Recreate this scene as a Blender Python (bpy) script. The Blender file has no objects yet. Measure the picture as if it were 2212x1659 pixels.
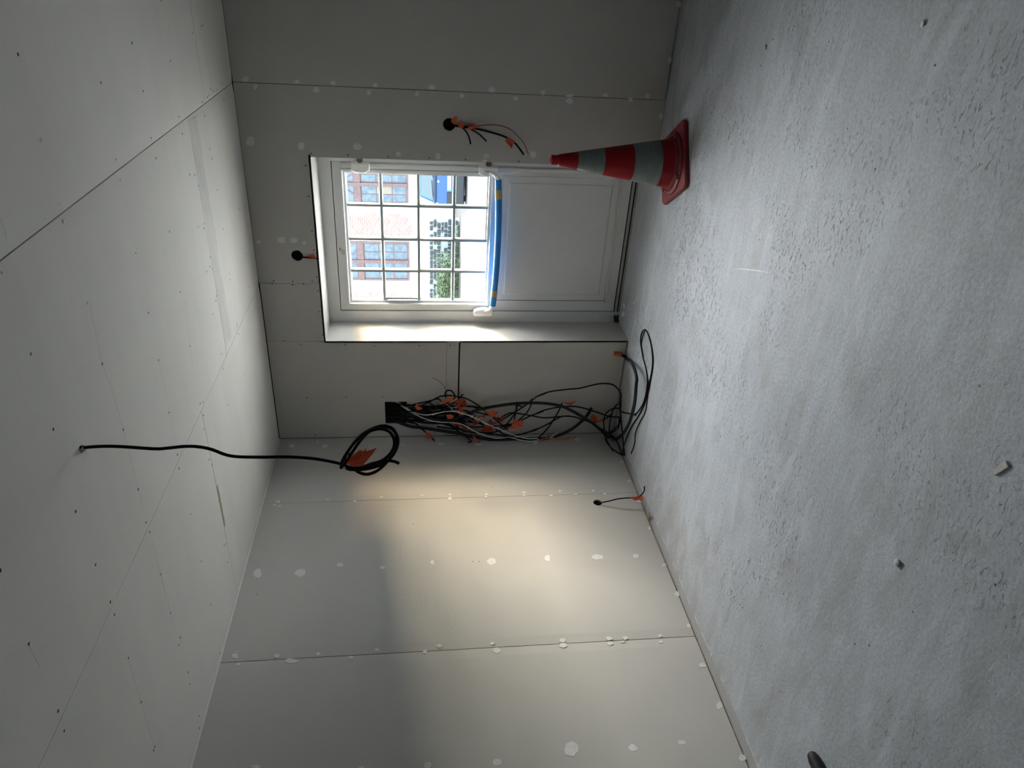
import bpy, bmesh, math, random
from mathutils import Vector, Matrix, noise
random.seed(7)
D = bpy.data
SC = bpy.context.scene
COL = SC.collection
V = Vector
PI = math.pi

# ------------------------------------------------------------------ camera
F_PX = 1564.35
CAM = V((3.1468, -4.4580, 1.4901))
R_ = V((0.85597149, 0.5169462, -0.00891314))     # picture "up" is the room's right (photo taken sideways)
U_ = V((-0.05865378, 0.11421948, 0.99172257))
F_ = V((-0.51368526, 0.84836345, -0.12808946))
cam = D.cameras.new('camera'); camo = D.objects.new('camera', cam); COL.objects.link(camo)
cam.sensor_fit = 'HORIZONTAL'; cam.sensor_width = 36.0; cam.lens = 36.0 * F_PX / 2212.0
cam.clip_start = 0.02; cam.clip_end = 300
m = Matrix.Identity(4)
for i in range(3):
    m[i][0] = -U_[i]; m[i][1] = R_[i]; m[i][2] = -F_[i]; m[i][3] = CAM[i]
camo.matrix_world = m
SC.camera = camo

# ------------------------------------------------------------------ sky and exposure
world = D.worlds.new('sky'); SC.world = world; world.use_nodes = True
wn = world.node_tree.nodes; wl = world.node_tree.links
sky = wn.new('ShaderNodeTexSky'); sky.sky_type = 'NISHITA'; sky.sun_disc = False
sky.sun_elevation = math.radians(21); sky.sun_rotation = math.radians(51)
sky.air_density = 1.5; sky.dust_density = 1.6; sky.ozone_density = 1.0
wn['Background'].inputs['Strength'].default_value = 1.2
wl.new(sky.outputs[0], wn['Background'].inputs['Color'])
SC.view_settings.view_transform = 'Standard'; SC.view_settings.look = 'None'
SC.view_settings.exposure = 1.31; SC.view_settings.gamma = 1.0
SC.view_settings.use_curve_mapping = False
sun = D.lights.new('daylight_fill', 'SUN'); sun.energy = 35.0; sun.angle = math.radians(112); sun.color = (1.0, 0.975, 0.95)
suno = D.objects.new('daylight_fill', sun); COL.objects.link(suno)
SAZ, SEL = math.radians(9), math.radians(25)     # wide daylight fill, added to lift the room while the facade stays unlit
suno.rotation_euler = (-V((math.sin(SAZ) * math.cos(SEL), math.cos(SAZ) * math.cos(SEL), math.sin(SEL)))).to_track_quat('-Z', 'Y').to_euler()
pl = D.lights.new('window_portal', 'AREA'); pl.shape = 'RECTANGLE'; pl.size = 0.98; pl.size_y = 1.0
pl.cycles.is_portal = True
plo = D.objects.new('window_portal', pl); COL.objects.link(plo)
plo.location = (1.41, 0.40, 1.485); plo.rotation_euler = (-PI / 2, 0, 0)
SC.cycles.max_bounces = 14; SC.cycles.diffuse_bounces = 9; SC.cycles.transparent_max_bounces = 16
SC.cycles.sample_clamp_indirect = 8.0
SC.cycles.caustics_reflective = False; SC.cycles.caustics_refractive = False

# ------------------------------------------------------------------ pixel -> point on a real plane of the room
H = 2.5
def ray(x, y):
    return (-(y - 829.5) / F_PX) * R_ + (-(x - 1106.0) / F_PX) * U_ + F_
def hit(ax, val, x, y):
    d = ray(x, y); return CAM + d * ((val - CAM[ax]) / d[ax])
def pw(x, y, d=0.0): return hit(1, -d, x, y)      # d metres in front of the window wall
def pf(x, y, h=0.0): return hit(2, h, x, y)       # h metres above the floor
def pc(x, y, h=0.0): return hit(2, H - h, x, y)
def plw(x, y, d=0.0): return hit(0, d, x, y)      # d metres off the left wall

# ------------------------------------------------------------------ materials
def mat(name, col, rough=0.6, spec=0.3, noise_amt=0.0, nscale=8.0, bump=0.0, bscale=60.0, metal=0.0, stretch=None, trans=0.0, col2=None):
    M = D.materials.new(name); M.use_nodes = True
    n = M.node_tree.nodes; l = M.node_tree.links; b = n['Principled BSDF']
    b.inputs['Roughness'].default_value = rough; b.inputs['Specular IOR Level'].default_value = spec
    b.inputs['Metallic'].default_value = metal
    c = (*col, 1)
    b.inputs['Base Color'].default_value = c
    tc = n.new('ShaderNodeTexCoord'); mp = n.new('ShaderNodeMapping'); l.new(tc.outputs['Object'], mp.inputs[0])
    if stretch: mp.inputs['Scale'].default_value = stretch
    if noise_amt:
        t = n.new('ShaderNodeTexNoise'); t.inputs['Scale'].default_value = nscale; t.inputs['Detail'].default_value = 6
        t.inputs['Roughness'].default_value = 0.6
        l.new(mp.outputs[0], t.inputs['Vector'])
        r = n.new('ShaderNodeValToRGB'); r.color_ramp.elements[0].position = 0.3; r.color_ramp.elements[1].position = 0.7
        d = col2 or tuple(v * (1 - noise_amt) for v in col)
        r.color_ramp.elements[0].color = (*d, 1); r.color_ramp.elements[1].color = c
        l.new(t.outputs['Fac'], r.inputs[0]); l.new(r.outputs[0], b.inputs['Base Color'])
    if bump:
        t2 = n.new('ShaderNodeTexNoise'); t2.inputs['Scale'].default_value = bscale; t2.inputs['Detail'].default_value = 5
        l.new(mp.outputs[0], t2.inputs['Vector'])
        bp = n.new('ShaderNodeBump'); bp.inputs['Strength'].default_value = bump; bp.inputs['Distance'].default_value = 0.01
        l.new(t2.outputs['Fac'], bp.inputs['Height']); l.new(bp.outputs[0], b.inputs['Normal'])
    if trans:
        tr = n.new('ShaderNodeBsdfTranslucent'); tr.inputs[0].default_value = (*[min(1, v * 1.6) for v in col], 1)
        mx = n.new('ShaderNodeMixShader'); mx.inputs[0].default_value = trans
        l.new(b.outputs[0], mx.inputs[1]); l.new(tr.outputs[0], mx.inputs[2])
        l.new(mx.outputs[0], n['Material Output'].inputs['Surface'])
    return M

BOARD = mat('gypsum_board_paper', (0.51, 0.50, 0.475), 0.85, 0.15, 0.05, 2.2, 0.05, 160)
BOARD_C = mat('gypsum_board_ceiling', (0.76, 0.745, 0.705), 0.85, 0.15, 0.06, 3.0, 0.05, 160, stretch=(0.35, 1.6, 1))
COMPOUND = mat('joint_compound', (0.73, 0.74, 0.73), 0.8, 0.2, 0.14, 40, 0.1, 120)
SMEAR = mat('joint_compound_smear', (0.72, 0.71, 0.68), 0.85, 0.2, 0.2, 14, 0.1, 60, stretch=(0.25, 3, 1))
RAW = mat('raw_block_wall', (0.22, 0.215, 0.21), 0.9, 0.2, 0.2, 5)
STUD = mat('dark_wall_backing', (0.035, 0.032, 0.03), 0.9)
SCREW = mat('black_screw_head', (0.012, 0.012, 0.013), 0.5)
PENCIL = mat('pencil_graphite', (0.34, 0.34, 0.33), 0.7)
WHITE = mat('white_lacquer', (0.70, 0.71, 0.71), 0.35, 0.4, 0.04, 5)
BARS = mat('grey_glazing_bar', (0.36, 0.41, 0.39), 0.45, 0.3)
PVC = mat('white_plastic', (0.80, 0.80, 0.79), 0.3, 0.5)
GASKET = mat('black_rubber', (0.012, 0.012, 0.014), 0.6)
ALU = mat('threshold_aluminium', (0.42, 0.42, 0.41), 0.45, 0.5, 0.2, 30)
STEEL = mat('dull_steel', (0.22, 0.20, 0.17), 0.45, 0.5, metal=0.7)
FOAM = mat('blue_foam', (0.030, 0.26, 0.72), 0.42, 0.4, 0.1, 30)
MASK = mat('tan_masking_tape', (0.52, 0.40, 0.20), 0.6, 0.3, 0.15, 60)
CABLE = mat('black_cable_sheath', (0.005, 0.005, 0.006), 0.5, 0.16)
CONDUIT = mat('slate_conduit', (0.016, 0.025, 0.031), 0.55, 0.25)
WCABLE = mat('white_cable_sheath', (0.72, 0.71, 0.68), 0.4, 0.4)
RWIRE = mat('red_wire', (0.22, 0.012, 0.015), 0.4, 0.4)
SWIRE = mat('silver_wire', (0.8, 0.79, 0.77), 0.3, 0.6)
TAPE = mat('orange_tape', (0.66, 0.135, 0.055), 0.45, 0.4, 0.15, 60, trans=0.25)
TAPE_D = mat('red_orange_tape', (0.36, 0.05, 0.028), 0.5, 0.4, 0.15, 60, trans=0.2)
CONE = mat('red_cone_rubber', (0.33, 0.007, 0.010), 0.45, 0.3, 0.25, 10, trans=0.15)
CONE_B = mat('dusty_red_rubber', (0.25, 0.014, 0.018), 0.5, 0.35, 0.35, 14, col2=(0.19, 0.045, 0.047))
BAND = mat('grey_reflective_sheet', (0.185, 0.22, 0.215), 0.4, 0.5, 0.3, 14, stretch=(1, 1, 5))
BLACK = mat('matt_black', (0.01, 0.01, 0.01), 0.6)
WOOD = mat('pale_splinter', (0.62, 0.52, 0.32), 0.7, 0.3, 0.2, 60)
CHIP = mat('plaster_chip', (0.62, 0.60, 0.56), 0.85, 0.2, 0.2, 50)

def glass_mat():
    M = D.materials.new('window_glass'); M.use_nodes = True
    n = M.node_tree.nodes; l = M.node_tree.links; n.remove(n['Principled BSDF'])
    t = n.new('ShaderNodeBsdfTransparent'); t.inputs[0].default_value = (0.95, 0.965, 0.96, 1)
    g = n.new('ShaderNodeBsdfGlossy'); g.inputs['Roughness'].default_value = 0.02
    f = n.new('ShaderNodeFresnel'); f.inputs[0].default_value = 1.35
    x = n.new('ShaderNodeMixShader'); l.new(f.outputs[0], x.inputs[0]); l.new(t.outputs[0], x.inputs[1]); l.new(g.outputs[0], x.inputs[2])
    l.new(x.outputs[0], n['Material Output'].inputs['Surface']); return M
GLASS = glass_mat()

def floor_mat():
    M = D.materials.new('trowelled_screed'); M.use_nodes = True
    n = M.node_tree.nodes; l = M.node_tree.links; b = n['Principled BSDF']
    b.inputs['Roughness'].default_value = 0.62; b.inputs['Specular IOR Level'].default_value = 0.35
    tc = n.new('ShaderNodeTexCoord')
    def nz(scale, detail, st=(1, 1, 1), rot=0.0, dist=0.0, rough=0.6):
        mp = n.new('ShaderNodeMapping'); mp.inputs['Scale'].default_value = st; mp.inputs['Rotation'].default_value = (0, 0, rot)
        l.new(tc.outputs['Object'], mp.inputs[0])
        t = n.new('ShaderNodeTexNoise'); t.inputs['Scale'].default_value = scale; t.inputs['Detail'].default_value = detail
        t.inputs['Distortion'].default_value = dist; t.inputs['Roughness'].default_value = rough
        l.new(mp.outputs[0], t.inputs['Vector']); return t.outputs['Fac']
    def ramp(src, a, b_, ca, cb):
        r = n.new('ShaderNodeValToRGB'); r.color_ramp.elements[0].position = a; r.color_ramp.elements[1].position = b_
        r.color_ramp.elements[0].color = (*ca, 1); r.color_ramp.elements[1].color = (*cb, 1); l.new(src, r.inputs[0]); return r.outputs[0]
    def mixc(fac, a, b_, mode='MIX'):
        x = n.new('ShaderNodeMix'); x.data_type = 'RGBA'; x.blend_type = mode
        if isinstance(fac, float): x.inputs[0].default_value = fac
        else: l.new(fac, x.inputs[0])
        l.new(a, x.inputs[6]); l.new(b_, x.inputs[7]); return x.outputs[2]
    def math_(op, a, b_=None, v=None):
        x = n.new('ShaderNodeMath'); x.operation = op; l.new(a, x.inputs[0])
        if b_ is not None: l.new(b_, x.inputs[1])
        elif v is not None: x.inputs[1].default_value = v
        return x.outputs[0]
    big = nz(1.3, 5, (1.5, 0.8, 1), 0.5, 0.6)
    streak = nz(3.0, 6, (1, 5.5, 1), 0.35, 0.8)
    fine = nz(75, 4)
    c1 = ramp(big, 0.32, 0.68, (0.36, 0.378, 0.40), (0.48, 0.51, 0.55))
    c2 = ramp(streak, 0.35, 0.7, (0.36, 0.378, 0.40), (0.50, 0.53, 0.57))
    c = mixc(0.45, c1, c2)
    c = mixc(0.26, c, ramp(fine, 0.35, 0.65, (0.25, 0.25, 0.25), (0.75, 0.75, 0.75)), 'OVERLAY')
    tan = n.new('ShaderNodeRGB'); tan.outputs[0].default_value = (0.30, 0.275, 0.24, 1)
    c = mixc(math_('MULTIPLY', ramp(nz(2.4, 6, (1, 2.2, 1), 0.4, 1.0), 0.52, 0.75, (0, 0, 0), (1, 1, 1)), v=0.55), c, tan.outputs[0])
    pale = n.new('ShaderNodeRGB'); pale.outputs[0].default_value = (0.58, 0.62, 0.67, 1)
    c = mixc(math_('MULTIPLY', ramp(nz(2.0, 7, (1, 3.0, 1), 0.25, 1.4), 0.52, 0.72, (0, 0, 0), (1, 1, 1)), v=0.5), c, pale.outputs[0])
    # sparse dark pits
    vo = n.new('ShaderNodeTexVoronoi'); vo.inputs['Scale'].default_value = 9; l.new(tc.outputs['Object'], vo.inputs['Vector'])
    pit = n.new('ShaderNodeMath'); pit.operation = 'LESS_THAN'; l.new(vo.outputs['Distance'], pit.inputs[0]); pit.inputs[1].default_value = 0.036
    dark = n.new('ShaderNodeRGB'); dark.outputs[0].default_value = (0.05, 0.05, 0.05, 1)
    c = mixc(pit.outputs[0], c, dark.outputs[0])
    # smoother pale margin of smeared screed along the left wall, with a thin white trowel line
    sx = n.new('ShaderNodeSeparateXYZ'); l.new(tc.outputs['Object'], sx.inputs[0])
    wob = math_('MULTIPLY', nz(2.2, 3), v=0.05)
    xx = math_('ADD', sx.outputs['X'], wob)
    line = math_('LESS_THAN', math_('ABSOLUTE', math_('SUBTRACT', xx, v=0.105)), v=0.0022)
    line = math_('MULTIPLY', line, math_('GREATER_THAN', nz(5, 4), v=0.5))
    wht = n.new('ShaderNodeRGB'); wht.outputs[0].default_value = (0.8, 0.8, 0.8, 1)
    c = mixc(line, c, wht.outputs[0])
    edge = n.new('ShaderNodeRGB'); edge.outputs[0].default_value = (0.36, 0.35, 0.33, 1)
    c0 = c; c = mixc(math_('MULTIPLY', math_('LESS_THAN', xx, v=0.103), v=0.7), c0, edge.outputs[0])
    # relief: short torn trowel marks in places, arcs, and a fine grain
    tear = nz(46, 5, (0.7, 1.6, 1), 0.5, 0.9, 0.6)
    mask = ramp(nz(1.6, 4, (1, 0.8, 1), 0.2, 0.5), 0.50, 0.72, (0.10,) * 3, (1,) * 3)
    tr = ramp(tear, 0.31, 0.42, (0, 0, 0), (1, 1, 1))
    grime_shade = n.new('ShaderNodeRGB'); grime_shade.outputs[0].default_value = (0.16, 0.15, 0.14, 1)  # dirt plus the shade inside the torn marks, both painted dark
    c = mixc(math_('MULTIPLY', math_('MULTIPLY', math_('SUBTRACT', tr, v=1.0), mask), v=-0.75), c, grime_shade.outputs[0])
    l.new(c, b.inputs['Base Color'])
    h1 = math_('MULTIPLY', math_('SUBTRACT', tr, v=1.0), mask)
    w = n.new('ShaderNodeTexWave'); w.wave_type = 'RINGS'; w.rings_direction = 'Z'; w.inputs['Scale'].default_value = 16
    w.inputs['Distortion'].default_value = 3.5; w.inputs['Detail'].default_value = 3
    mpw = n.new('ShaderNodeMapping'); mpw.inputs['Location'].default_value = (-1.3, 1.9, 0); l.new(tc.outputs['Object'], mpw.inputs[0]); l.new(mpw.outputs[0], w.inputs['Vector'])
    h2 = math_('MULTIPLY', math_('MULTIPLY', w.outputs['Fac'], mask), v=0.06)
    h3 = math_('MULTIPLY', fine, v=0.20)
    h4 = math_('MULTIPLY', big, v=1.5)
    hh = math_('ADD', math_('ADD', h1, h2), math_('ADD', h3, h4))
    hh = math_('SUBTRACT', hh, math_('MULTIPLY', pit.outputs[0], v=1.5))
    bp = n.new('ShaderNodeBump'); bp.inputs['Strength'].default_value = 0.85; bp.inputs['Distance'].default_value = 0.009
    l.new(hh, bp.inputs['Height']); l.new(bp.outputs[0], b.inputs['Normal'])
    return M
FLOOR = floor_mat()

# ------------------------------------------------------------------ mesh helpers
class MB:
    def __init__(s): s.v = []; s.f = []
    def add(s, vs, fs):
        o = len(s.v); s.v += [tuple(p) for p in vs]; s.f += [tuple(i + o for i in f) for f in fs]; return s
    def box(s, a, b):
        x0, x1 = sorted((a[0], b[0])); y0, y1 = sorted((a[1], b[1])); z0, z1 = sorted((a[2], b[2]))
        return s.add([(x0, y0, z0), (x1, y0, z0), (x1, y1, z0), (x0, y1, z0), (x0, y0, z1), (x1, y0, z1), (x1, y1, z1), (x0, y1, z1)],
              [(0, 3, 2, 1), (4, 5, 6, 7), (0, 1, 5, 4), (1, 2, 6, 5), (2, 3, 7, 6), (3, 0, 4, 7)])
    def tube(s, pts, r, n=8, cap=True):
        pts = [V(p) for p in pts]
        ts = []
        for i in range(len(pts)):
            t = pts[min(i + 1, len(pts) - 1)] - pts[max(i - 1, 0)]
            ts.append(t.normalized() if t.length > 1e-9 else V((0, 0, 1)))
        up = V((0, 0, 1)) if abs(ts[0].z) < 0.9 else V((1, 0, 0))
        nrm = (up - ts[0] * up.dot(ts[0])).normalized()
        vs = []; fs = []
        for i, p in enumerate(pts):
            nrm = (nrm - ts[i] * nrm.dot(ts[i])).normalized(); bn = ts[i].cross(nrm)
            rr = r[i] if isinstance(r, (list, tuple)) else r
            for k in range(n):
                a = 2 * PI * k / n; vs.append(p + nrm * (rr * math.cos(a)) + bn * (rr * math.sin(a)))
        for i in range(len(pts) - 1):
            for k in range(n):
                a = i * n + k; b = i * n + (k + 1) % n
                fs.append((a, b, b + n, a + n))
        if cap: fs.append(tuple(range(n))[::-1]); fs.append(tuple(range((len(pts) - 1) * n, len(pts) * n)))
        return s.add(vs, fs)
    def lathe(s, prof, c=(0, 0, 0), n=40, cap0=False, cap1=False):
        vs = []; fs = []
        for r, z in prof:
            for k in range(n):
                a = 2 * PI * k / n; vs.append((c[0] + r * math.cos(a), c[1] + r * math.sin(a), c[2] + z))
        for i in range(len(prof) - 1):
            for k in range(n):
                a = i * n + k; b = i * n + (k + 1) % n; fs.append((a, b, b + n, a + n))
        if cap0: fs.append(tuple(range(n))[::-1])
        if cap1: fs.append(tuple(range((len(prof) - 1) * n, len(prof) * n)))
        return s.add(vs, fs)
    def prism(s, poly, off):
        n = len(poly); off = V(off); vs = [V(p) for p in poly] + [V(p) + off for p in poly]
        fs = [tuple(range(n))[::-1], tuple(range(n, 2 * n))] + [(i, (i + 1) % n, (i + 1) % n + n, i + n) for i in range(n)]
        return s.add(vs, fs)
    def disc(s, c, u, w, r, n=10):
        return s.add([V(c) + V(u) * (r * math.cos(2 * PI * k / n)) + V(w) * (r * math.sin(2 * PI * k / n)) for k in range(n)], [tuple(range(n))])

def mesh_of(name, mb, m, smooth=False, fixn=True):
    me = D.meshes.new(name); me.from_pydata([tuple(v) for v in mb.v], [], mb.f)
    if fixn:
        bm = bmesh.new(); bm.from_mesh(me); bmesh.ops.recalc_face_normals(bm, faces=bm.faces); bm.to_mesh(me); bm.free()
    for x in (m if isinstance(m, list) else [m]): me.materials.append(x)
    if smooth:
        me.shade_smooth() if hasattr(me, 'shade_smooth') else None
        for p in me.polygons: p.use_smooth = True
        try: me.set_sharp_from_angle(angle=math.radians(40))
        except Exception: pass
    me.update(); return me
def link(name, me, parent=None):
    o = D.objects.new(name, me); COL.objects.link(o)
    if parent: o.parent = parent; o.matrix_parent_inverse = Matrix.Identity(4) if parent.type != 'EMPTY' else parent.matrix_world.inverted()
    return o
def obj(name, mb, m, parent=None, smooth=False, kind=None, label=None, bevel=0.0):
    o = link(name, mesh_of(name, mb, m, smooth), parent)
    if bevel:
        bv = o.modifiers.new('bevel', 'BEVEL'); bv.width = bevel; bv.segments = 2; bv.limit_method = 'ANGLE'
    if kind: o['kind'] = kind
    if label: o['label'] = label
    return o
def empty(name, loc):
    o = D.objects.new(name, None); COL.objects.link(o); o.location = loc; o.empty_display_size = 0.05
    bpy.context.view_layer.update() if False else None
    o.matrix_world = Matrix.Translation(V(loc)); return o
def tag(o, label, cat, group=None):
    o['label'] = label; o['category'] = cat
    if group: o['group'] = group
    return o
def struct(o, label=None):
    o['kind'] = 'structure'
    if label: o['label'] = label
    return o
def spline(pts, n=7):
    P = [V(p) for p in pts]; P = [P[0] * 2 - P[1]] + P + [P[-1] * 2 - P[-2]]; out = []
    for i in range(1, len(P) - 2):
        for k in range(n):
            t = k / n; a, b, c, d = P[i - 1], P[i], P[i + 1], P[i + 2]
            out.append(0.5 * ((2 * b) + (c - a) * t + (2 * a - 5 * b + 4 * c - d) * t * t + (3 * b - a - 3 * c + d) * t ** 3))
    out.append(P[-2]); return out

# ------------------------------------------------------------------ plasterboards
def board(parent, frame, rect, holes=(), taper='', mt=BOARD, th=0.0125, edge_taper=0.0028):
    """frame=(origin, u, v, n): the sheet lies in u,v with its face towards n. Holes: ('r',u0,u1,v0,v1) or ('c',u,v,r)"""
    O, u, v, nn = frame; u0, u1, v0, v1 = rect
    us = {u0, u1}; vs = {v0, v1}; hb = []
    tw = 0.055
    if 'l' in taper: us.add(u0 + tw)
    if 'r' in taper: us.add(u1 - tw)
    if 'b' in taper: vs.add(v0 + tw)
    if 't' in taper: vs.add(v1 - tw)
    for h in holes:
        if h[0] == 'r': q = h[1:]
        else: q = (h[1] - h[3] * 1.6, h[1] + h[3] * 1.6, h[2] - h[3] * 1.6, h[2] + h[3] * 1.6)
        hb.append((h, q)); us |= {q[0], q[1]}; vs |= {q[2], q[3]}
    us = sorted(us); vs = sorted(vs)
    def dz(a, b):
        d = 0
        if 'l' in taper: d = max(d, 1 - (a - u0) / tw)
        if 'r' in taper: d = max(d, 1 - (u1 - a) / tw)
        if 'b' in taper: d = max(d, 1 - (b - v0) / tw)
        if 't' in taper: d = max(d, 1 - (v1 - b) / tw)
        return -edge_taper * max(0, d)
    def P(a, b, z): return O + u * a + v * b + nn * z
    mb = MB(); idx = {}
    def vid(a, b, k):
        key = (round(a, 5), round(b, 5), k)
        if key not in idx: idx[key] = len(mb.v); mb.v.append(tuple(P(a, b, dz(a, b) if k == 0 else -th)))
        return idx[key]
    for i in range(len(us) - 1):
        for j in range(len(vs) - 1):
            a0, a1, b0, b1 = us[i], us[i + 1], vs[j], vs[j + 1]; ca, cb = (a0 + a1) / 2, (b0 + b1) / 2
            inside = None
            for h, q in hb:
                if q[0] < ca < q[1] and q[2] < cb < q[3]: inside = h, q
            if inside is None:
                mb.f.append((vid(a0, b0, 0), vid(a1, b0, 0), vid(a1, b1, 0), vid(a0, b1, 0)))
    # outer rim
    for a, b, c, d in ((u0, v0, u1, v0), (u1, v0, u1, v1), (u1, v1, u0, v1), (u0, v1, u0, v0)):
        line = [(p, b) for p in (us if a < c else us[::-1])] if b == d else [(a, p) for p in (vs if b < d else vs[::-1])]
        for p, q in zip(line, line[1:]): mb.f.append((vid(*p, 0), vid(*p, 1), vid(*q, 1), vid(*q, 0)))
    for h, q in hb:
        if h[0] == 'r':
            c4 = [(q[0], q[2]), (q[1], q[2]), (q[1], q[3]), (q[0], q[3])]
            for p, r in zip(c4, c4[1:] + c4[:1]): mb.f.append((vid(*p, 0), vid(*r, 0), vid(*r, 1), vid(*p, 1)))
        else:
            N = 24; base = len(mb.v)
            for k in range(N):
                an = 2 * PI * k / N; jit = 1 + random.uniform(-0.04, 0.04); ca, sa = math.cos(an), math.sin(an)
                sc = 1.6 * h[3] / max(abs(ca), abs(sa))
                mb.v.append(tuple(P(h[1] + sc * ca, h[2] + sc * sa, 0))); mb.v.append(tuple(P(h[1] + h[3] * jit * ca, h[2] + h[3] * jit * sa, 0)))
                mb.v.append(tuple(P(h[1] + h[3] * jit * ca, h[2] + h[3] * jit * sa, -th)))
            for k in range(N):
                a = base + 3 * k; b = base + 3 * ((k + 1) % N)
                mb.f.append((a, b, b + 1, a + 1)); mb.f.append((a + 1, b + 1, b + 2, a + 2))
    return obj('plasterboard', mb, mt, parent)

X_, Y_, Z_ = V((1, 0, 0)), V((0, 1, 0)), V((0, 0, 1))
FB = (V((0, 0, 0)), X_, Z_, -Y_)              # window wall: u = x, v = z, faces the room
FL = (V((0, 0, 0)), -Y_, Z_, X_)              # left wall: u = distance from the window wall
FC = (V((0, 0, H)), X_, -Y_, -Z_)             # ceiling: u = x, v = distance from the window wall
RX, RY = 4.3, 6.2                             # room width and depth (the last metres are behind the camera)
OX0, OX1, OZ = 0.80, 2.03, 2.11               # door opening

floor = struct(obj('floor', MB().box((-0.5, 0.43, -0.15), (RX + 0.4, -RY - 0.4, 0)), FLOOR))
wb = MB().box((-0.5, 0.06, 0), (OX0 - 0.0125, 0.42, H + 0.3)).box((OX1 + 0.0125, 0.06, 0), (RX + 0.4, 0.42, H + 0.3)).box((OX0 - 0.0125, 0.06, OZ + 0.0125), (OX1 + 0.0125, 0.42, H + 0.3))
wall_back = struct(obj('wall_back', wb, STUD))
wall_left = struct(obj('wall_left', MB().box((-0.4, 0.06, 0), (-0.06, -RY - 0.4, H + 0.3)), STUD))
wall_right = struct(obj('wall_right', MB().box((RX, 0.0, 0), (RX + 0.3, -RY - 0.4, H + 0.3)), RAW))
wall_front = struct(obj('wall_front', MB().box((-0.05, -RY, 0), (RX, -RY - 0.3, H + 0.3)), RAW))
ceiling = struct(obj('ceiling', MB().box((-0.4, 0.40, H + 0.06), (RX + 0.3, -RY - 0.4, H + 0.25)), STUD))

g = 0.0016
# window wall
hA = pw(970.3, 269.0); hB = pw(641.6, 552.4)
bx0, bx1 = 0.115, 0.307; bz0, bz1 = 1.575, 1.732
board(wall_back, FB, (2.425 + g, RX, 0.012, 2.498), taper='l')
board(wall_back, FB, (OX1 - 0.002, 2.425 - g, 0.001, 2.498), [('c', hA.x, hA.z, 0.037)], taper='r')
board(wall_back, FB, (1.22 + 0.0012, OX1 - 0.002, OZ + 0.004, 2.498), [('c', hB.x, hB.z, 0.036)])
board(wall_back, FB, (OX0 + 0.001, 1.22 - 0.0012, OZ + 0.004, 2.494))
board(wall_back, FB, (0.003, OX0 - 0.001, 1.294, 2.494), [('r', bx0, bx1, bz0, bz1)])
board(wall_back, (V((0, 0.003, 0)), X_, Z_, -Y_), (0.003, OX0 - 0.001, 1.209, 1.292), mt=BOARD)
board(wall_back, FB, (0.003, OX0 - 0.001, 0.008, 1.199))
# reveals (lining boards returning to the door frame)
obj('plasterboard', MB().box((OX0 - 0.0125, 0.0, 0.0), (OX0, 0.30, OZ)), BOARD, wall_back)
obj('plasterboard', MB().box((OX1, 0.003, 0.0), (OX1 + 0.0125, 0.30, OZ)), BOARD, wall_back)
obj('plasterboard', MB().box((OX0 - 0.0125, 0.0, OZ), (OX1 + 0.0125, 0.30, OZ + 0.0125)), BOARD, wall_back)
# left wall
hL = plw(1291, 1085.4)
yj = [0.715, 1.931, 3.146, 4.36, 5.575]
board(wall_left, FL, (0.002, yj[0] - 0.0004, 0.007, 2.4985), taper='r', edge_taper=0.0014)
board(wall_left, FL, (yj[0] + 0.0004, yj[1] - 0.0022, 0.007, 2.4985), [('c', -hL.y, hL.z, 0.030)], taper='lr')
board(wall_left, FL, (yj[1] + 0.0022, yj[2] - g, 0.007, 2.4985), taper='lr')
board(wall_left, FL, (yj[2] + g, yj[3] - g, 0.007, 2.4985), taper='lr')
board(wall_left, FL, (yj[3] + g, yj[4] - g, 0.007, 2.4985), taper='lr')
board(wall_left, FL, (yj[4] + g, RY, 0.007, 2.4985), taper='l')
# ceiling
xj = [1.206, 2.421, 3.636]
hC = pc(175, 970)
def col(x0, x1, cuts, holes=(), tp='lr'):
    for a, b in zip(cuts, cuts[1:]):
        hs = [h for h in holes if a < h[2] < b]
        board(ceiling, FC, (x0, x1, a, b - 0.0042), hs, tp, BOARD_C)
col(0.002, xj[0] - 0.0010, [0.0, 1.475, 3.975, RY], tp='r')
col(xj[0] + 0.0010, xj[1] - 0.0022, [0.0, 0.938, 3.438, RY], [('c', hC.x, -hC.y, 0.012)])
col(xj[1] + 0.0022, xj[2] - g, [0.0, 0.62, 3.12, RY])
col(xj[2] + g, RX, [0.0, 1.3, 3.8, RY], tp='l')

struct(obj('trim_1', MB().box((0.0, -0.002, 2.4875), (0.0022, -RY + 0.01, 2.4993)), BOARD_C), 'thin pale edge strip where the left wall meets the ceiling')
# joint compound smears beside the ceiling joints and along the board ends
def smear(parent, quad, n=26, off=0.0006, m_=SMEAR, wob=0.25):
    a, b, c, d = [V(q) for q in quad]; mb = MB(); vs = []
    nn = (b - a).cross(d - a).normalized()
    if nn.z > 0: nn = -nn
    for i in range(n + 1):
        t = i / n; p = a.lerp(b, t); q = d.lerp(c, t); w = wob * noise.noise(V((t * 6, off * 1e4, p.x))); w2 = wob * noise.noise(V((t * 7 + 9, p.y, 3)))
        vs += [p.lerp(q, max(0, w * 0.4)) + nn * off, p.lerp(q, 1 + w2) + nn * off]
    fs = [(2 * i, 2 * i + 1, 2 * i + 3, 2 * i + 2) for i in range(n)]
    return obj('joint_compound', mb.add(vs, fs), m_, parent)
smear(ceiling, (V((2.40, -0.925, H)), V((1.25, -0.925, H)), V((1.25, -0.80, H)), V((2.40, -0.80, H))))
smear(ceiling, (V((0.75, -1.473, H)), V((0.48, -1.473, H)), V((0.48, -1.450, H)), V((0.75, -1.450, H))), m_=mat('torn_board_core', (0.42, 0.36, 0.27), 0.9, 0.1, 0.2, 40))

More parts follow.
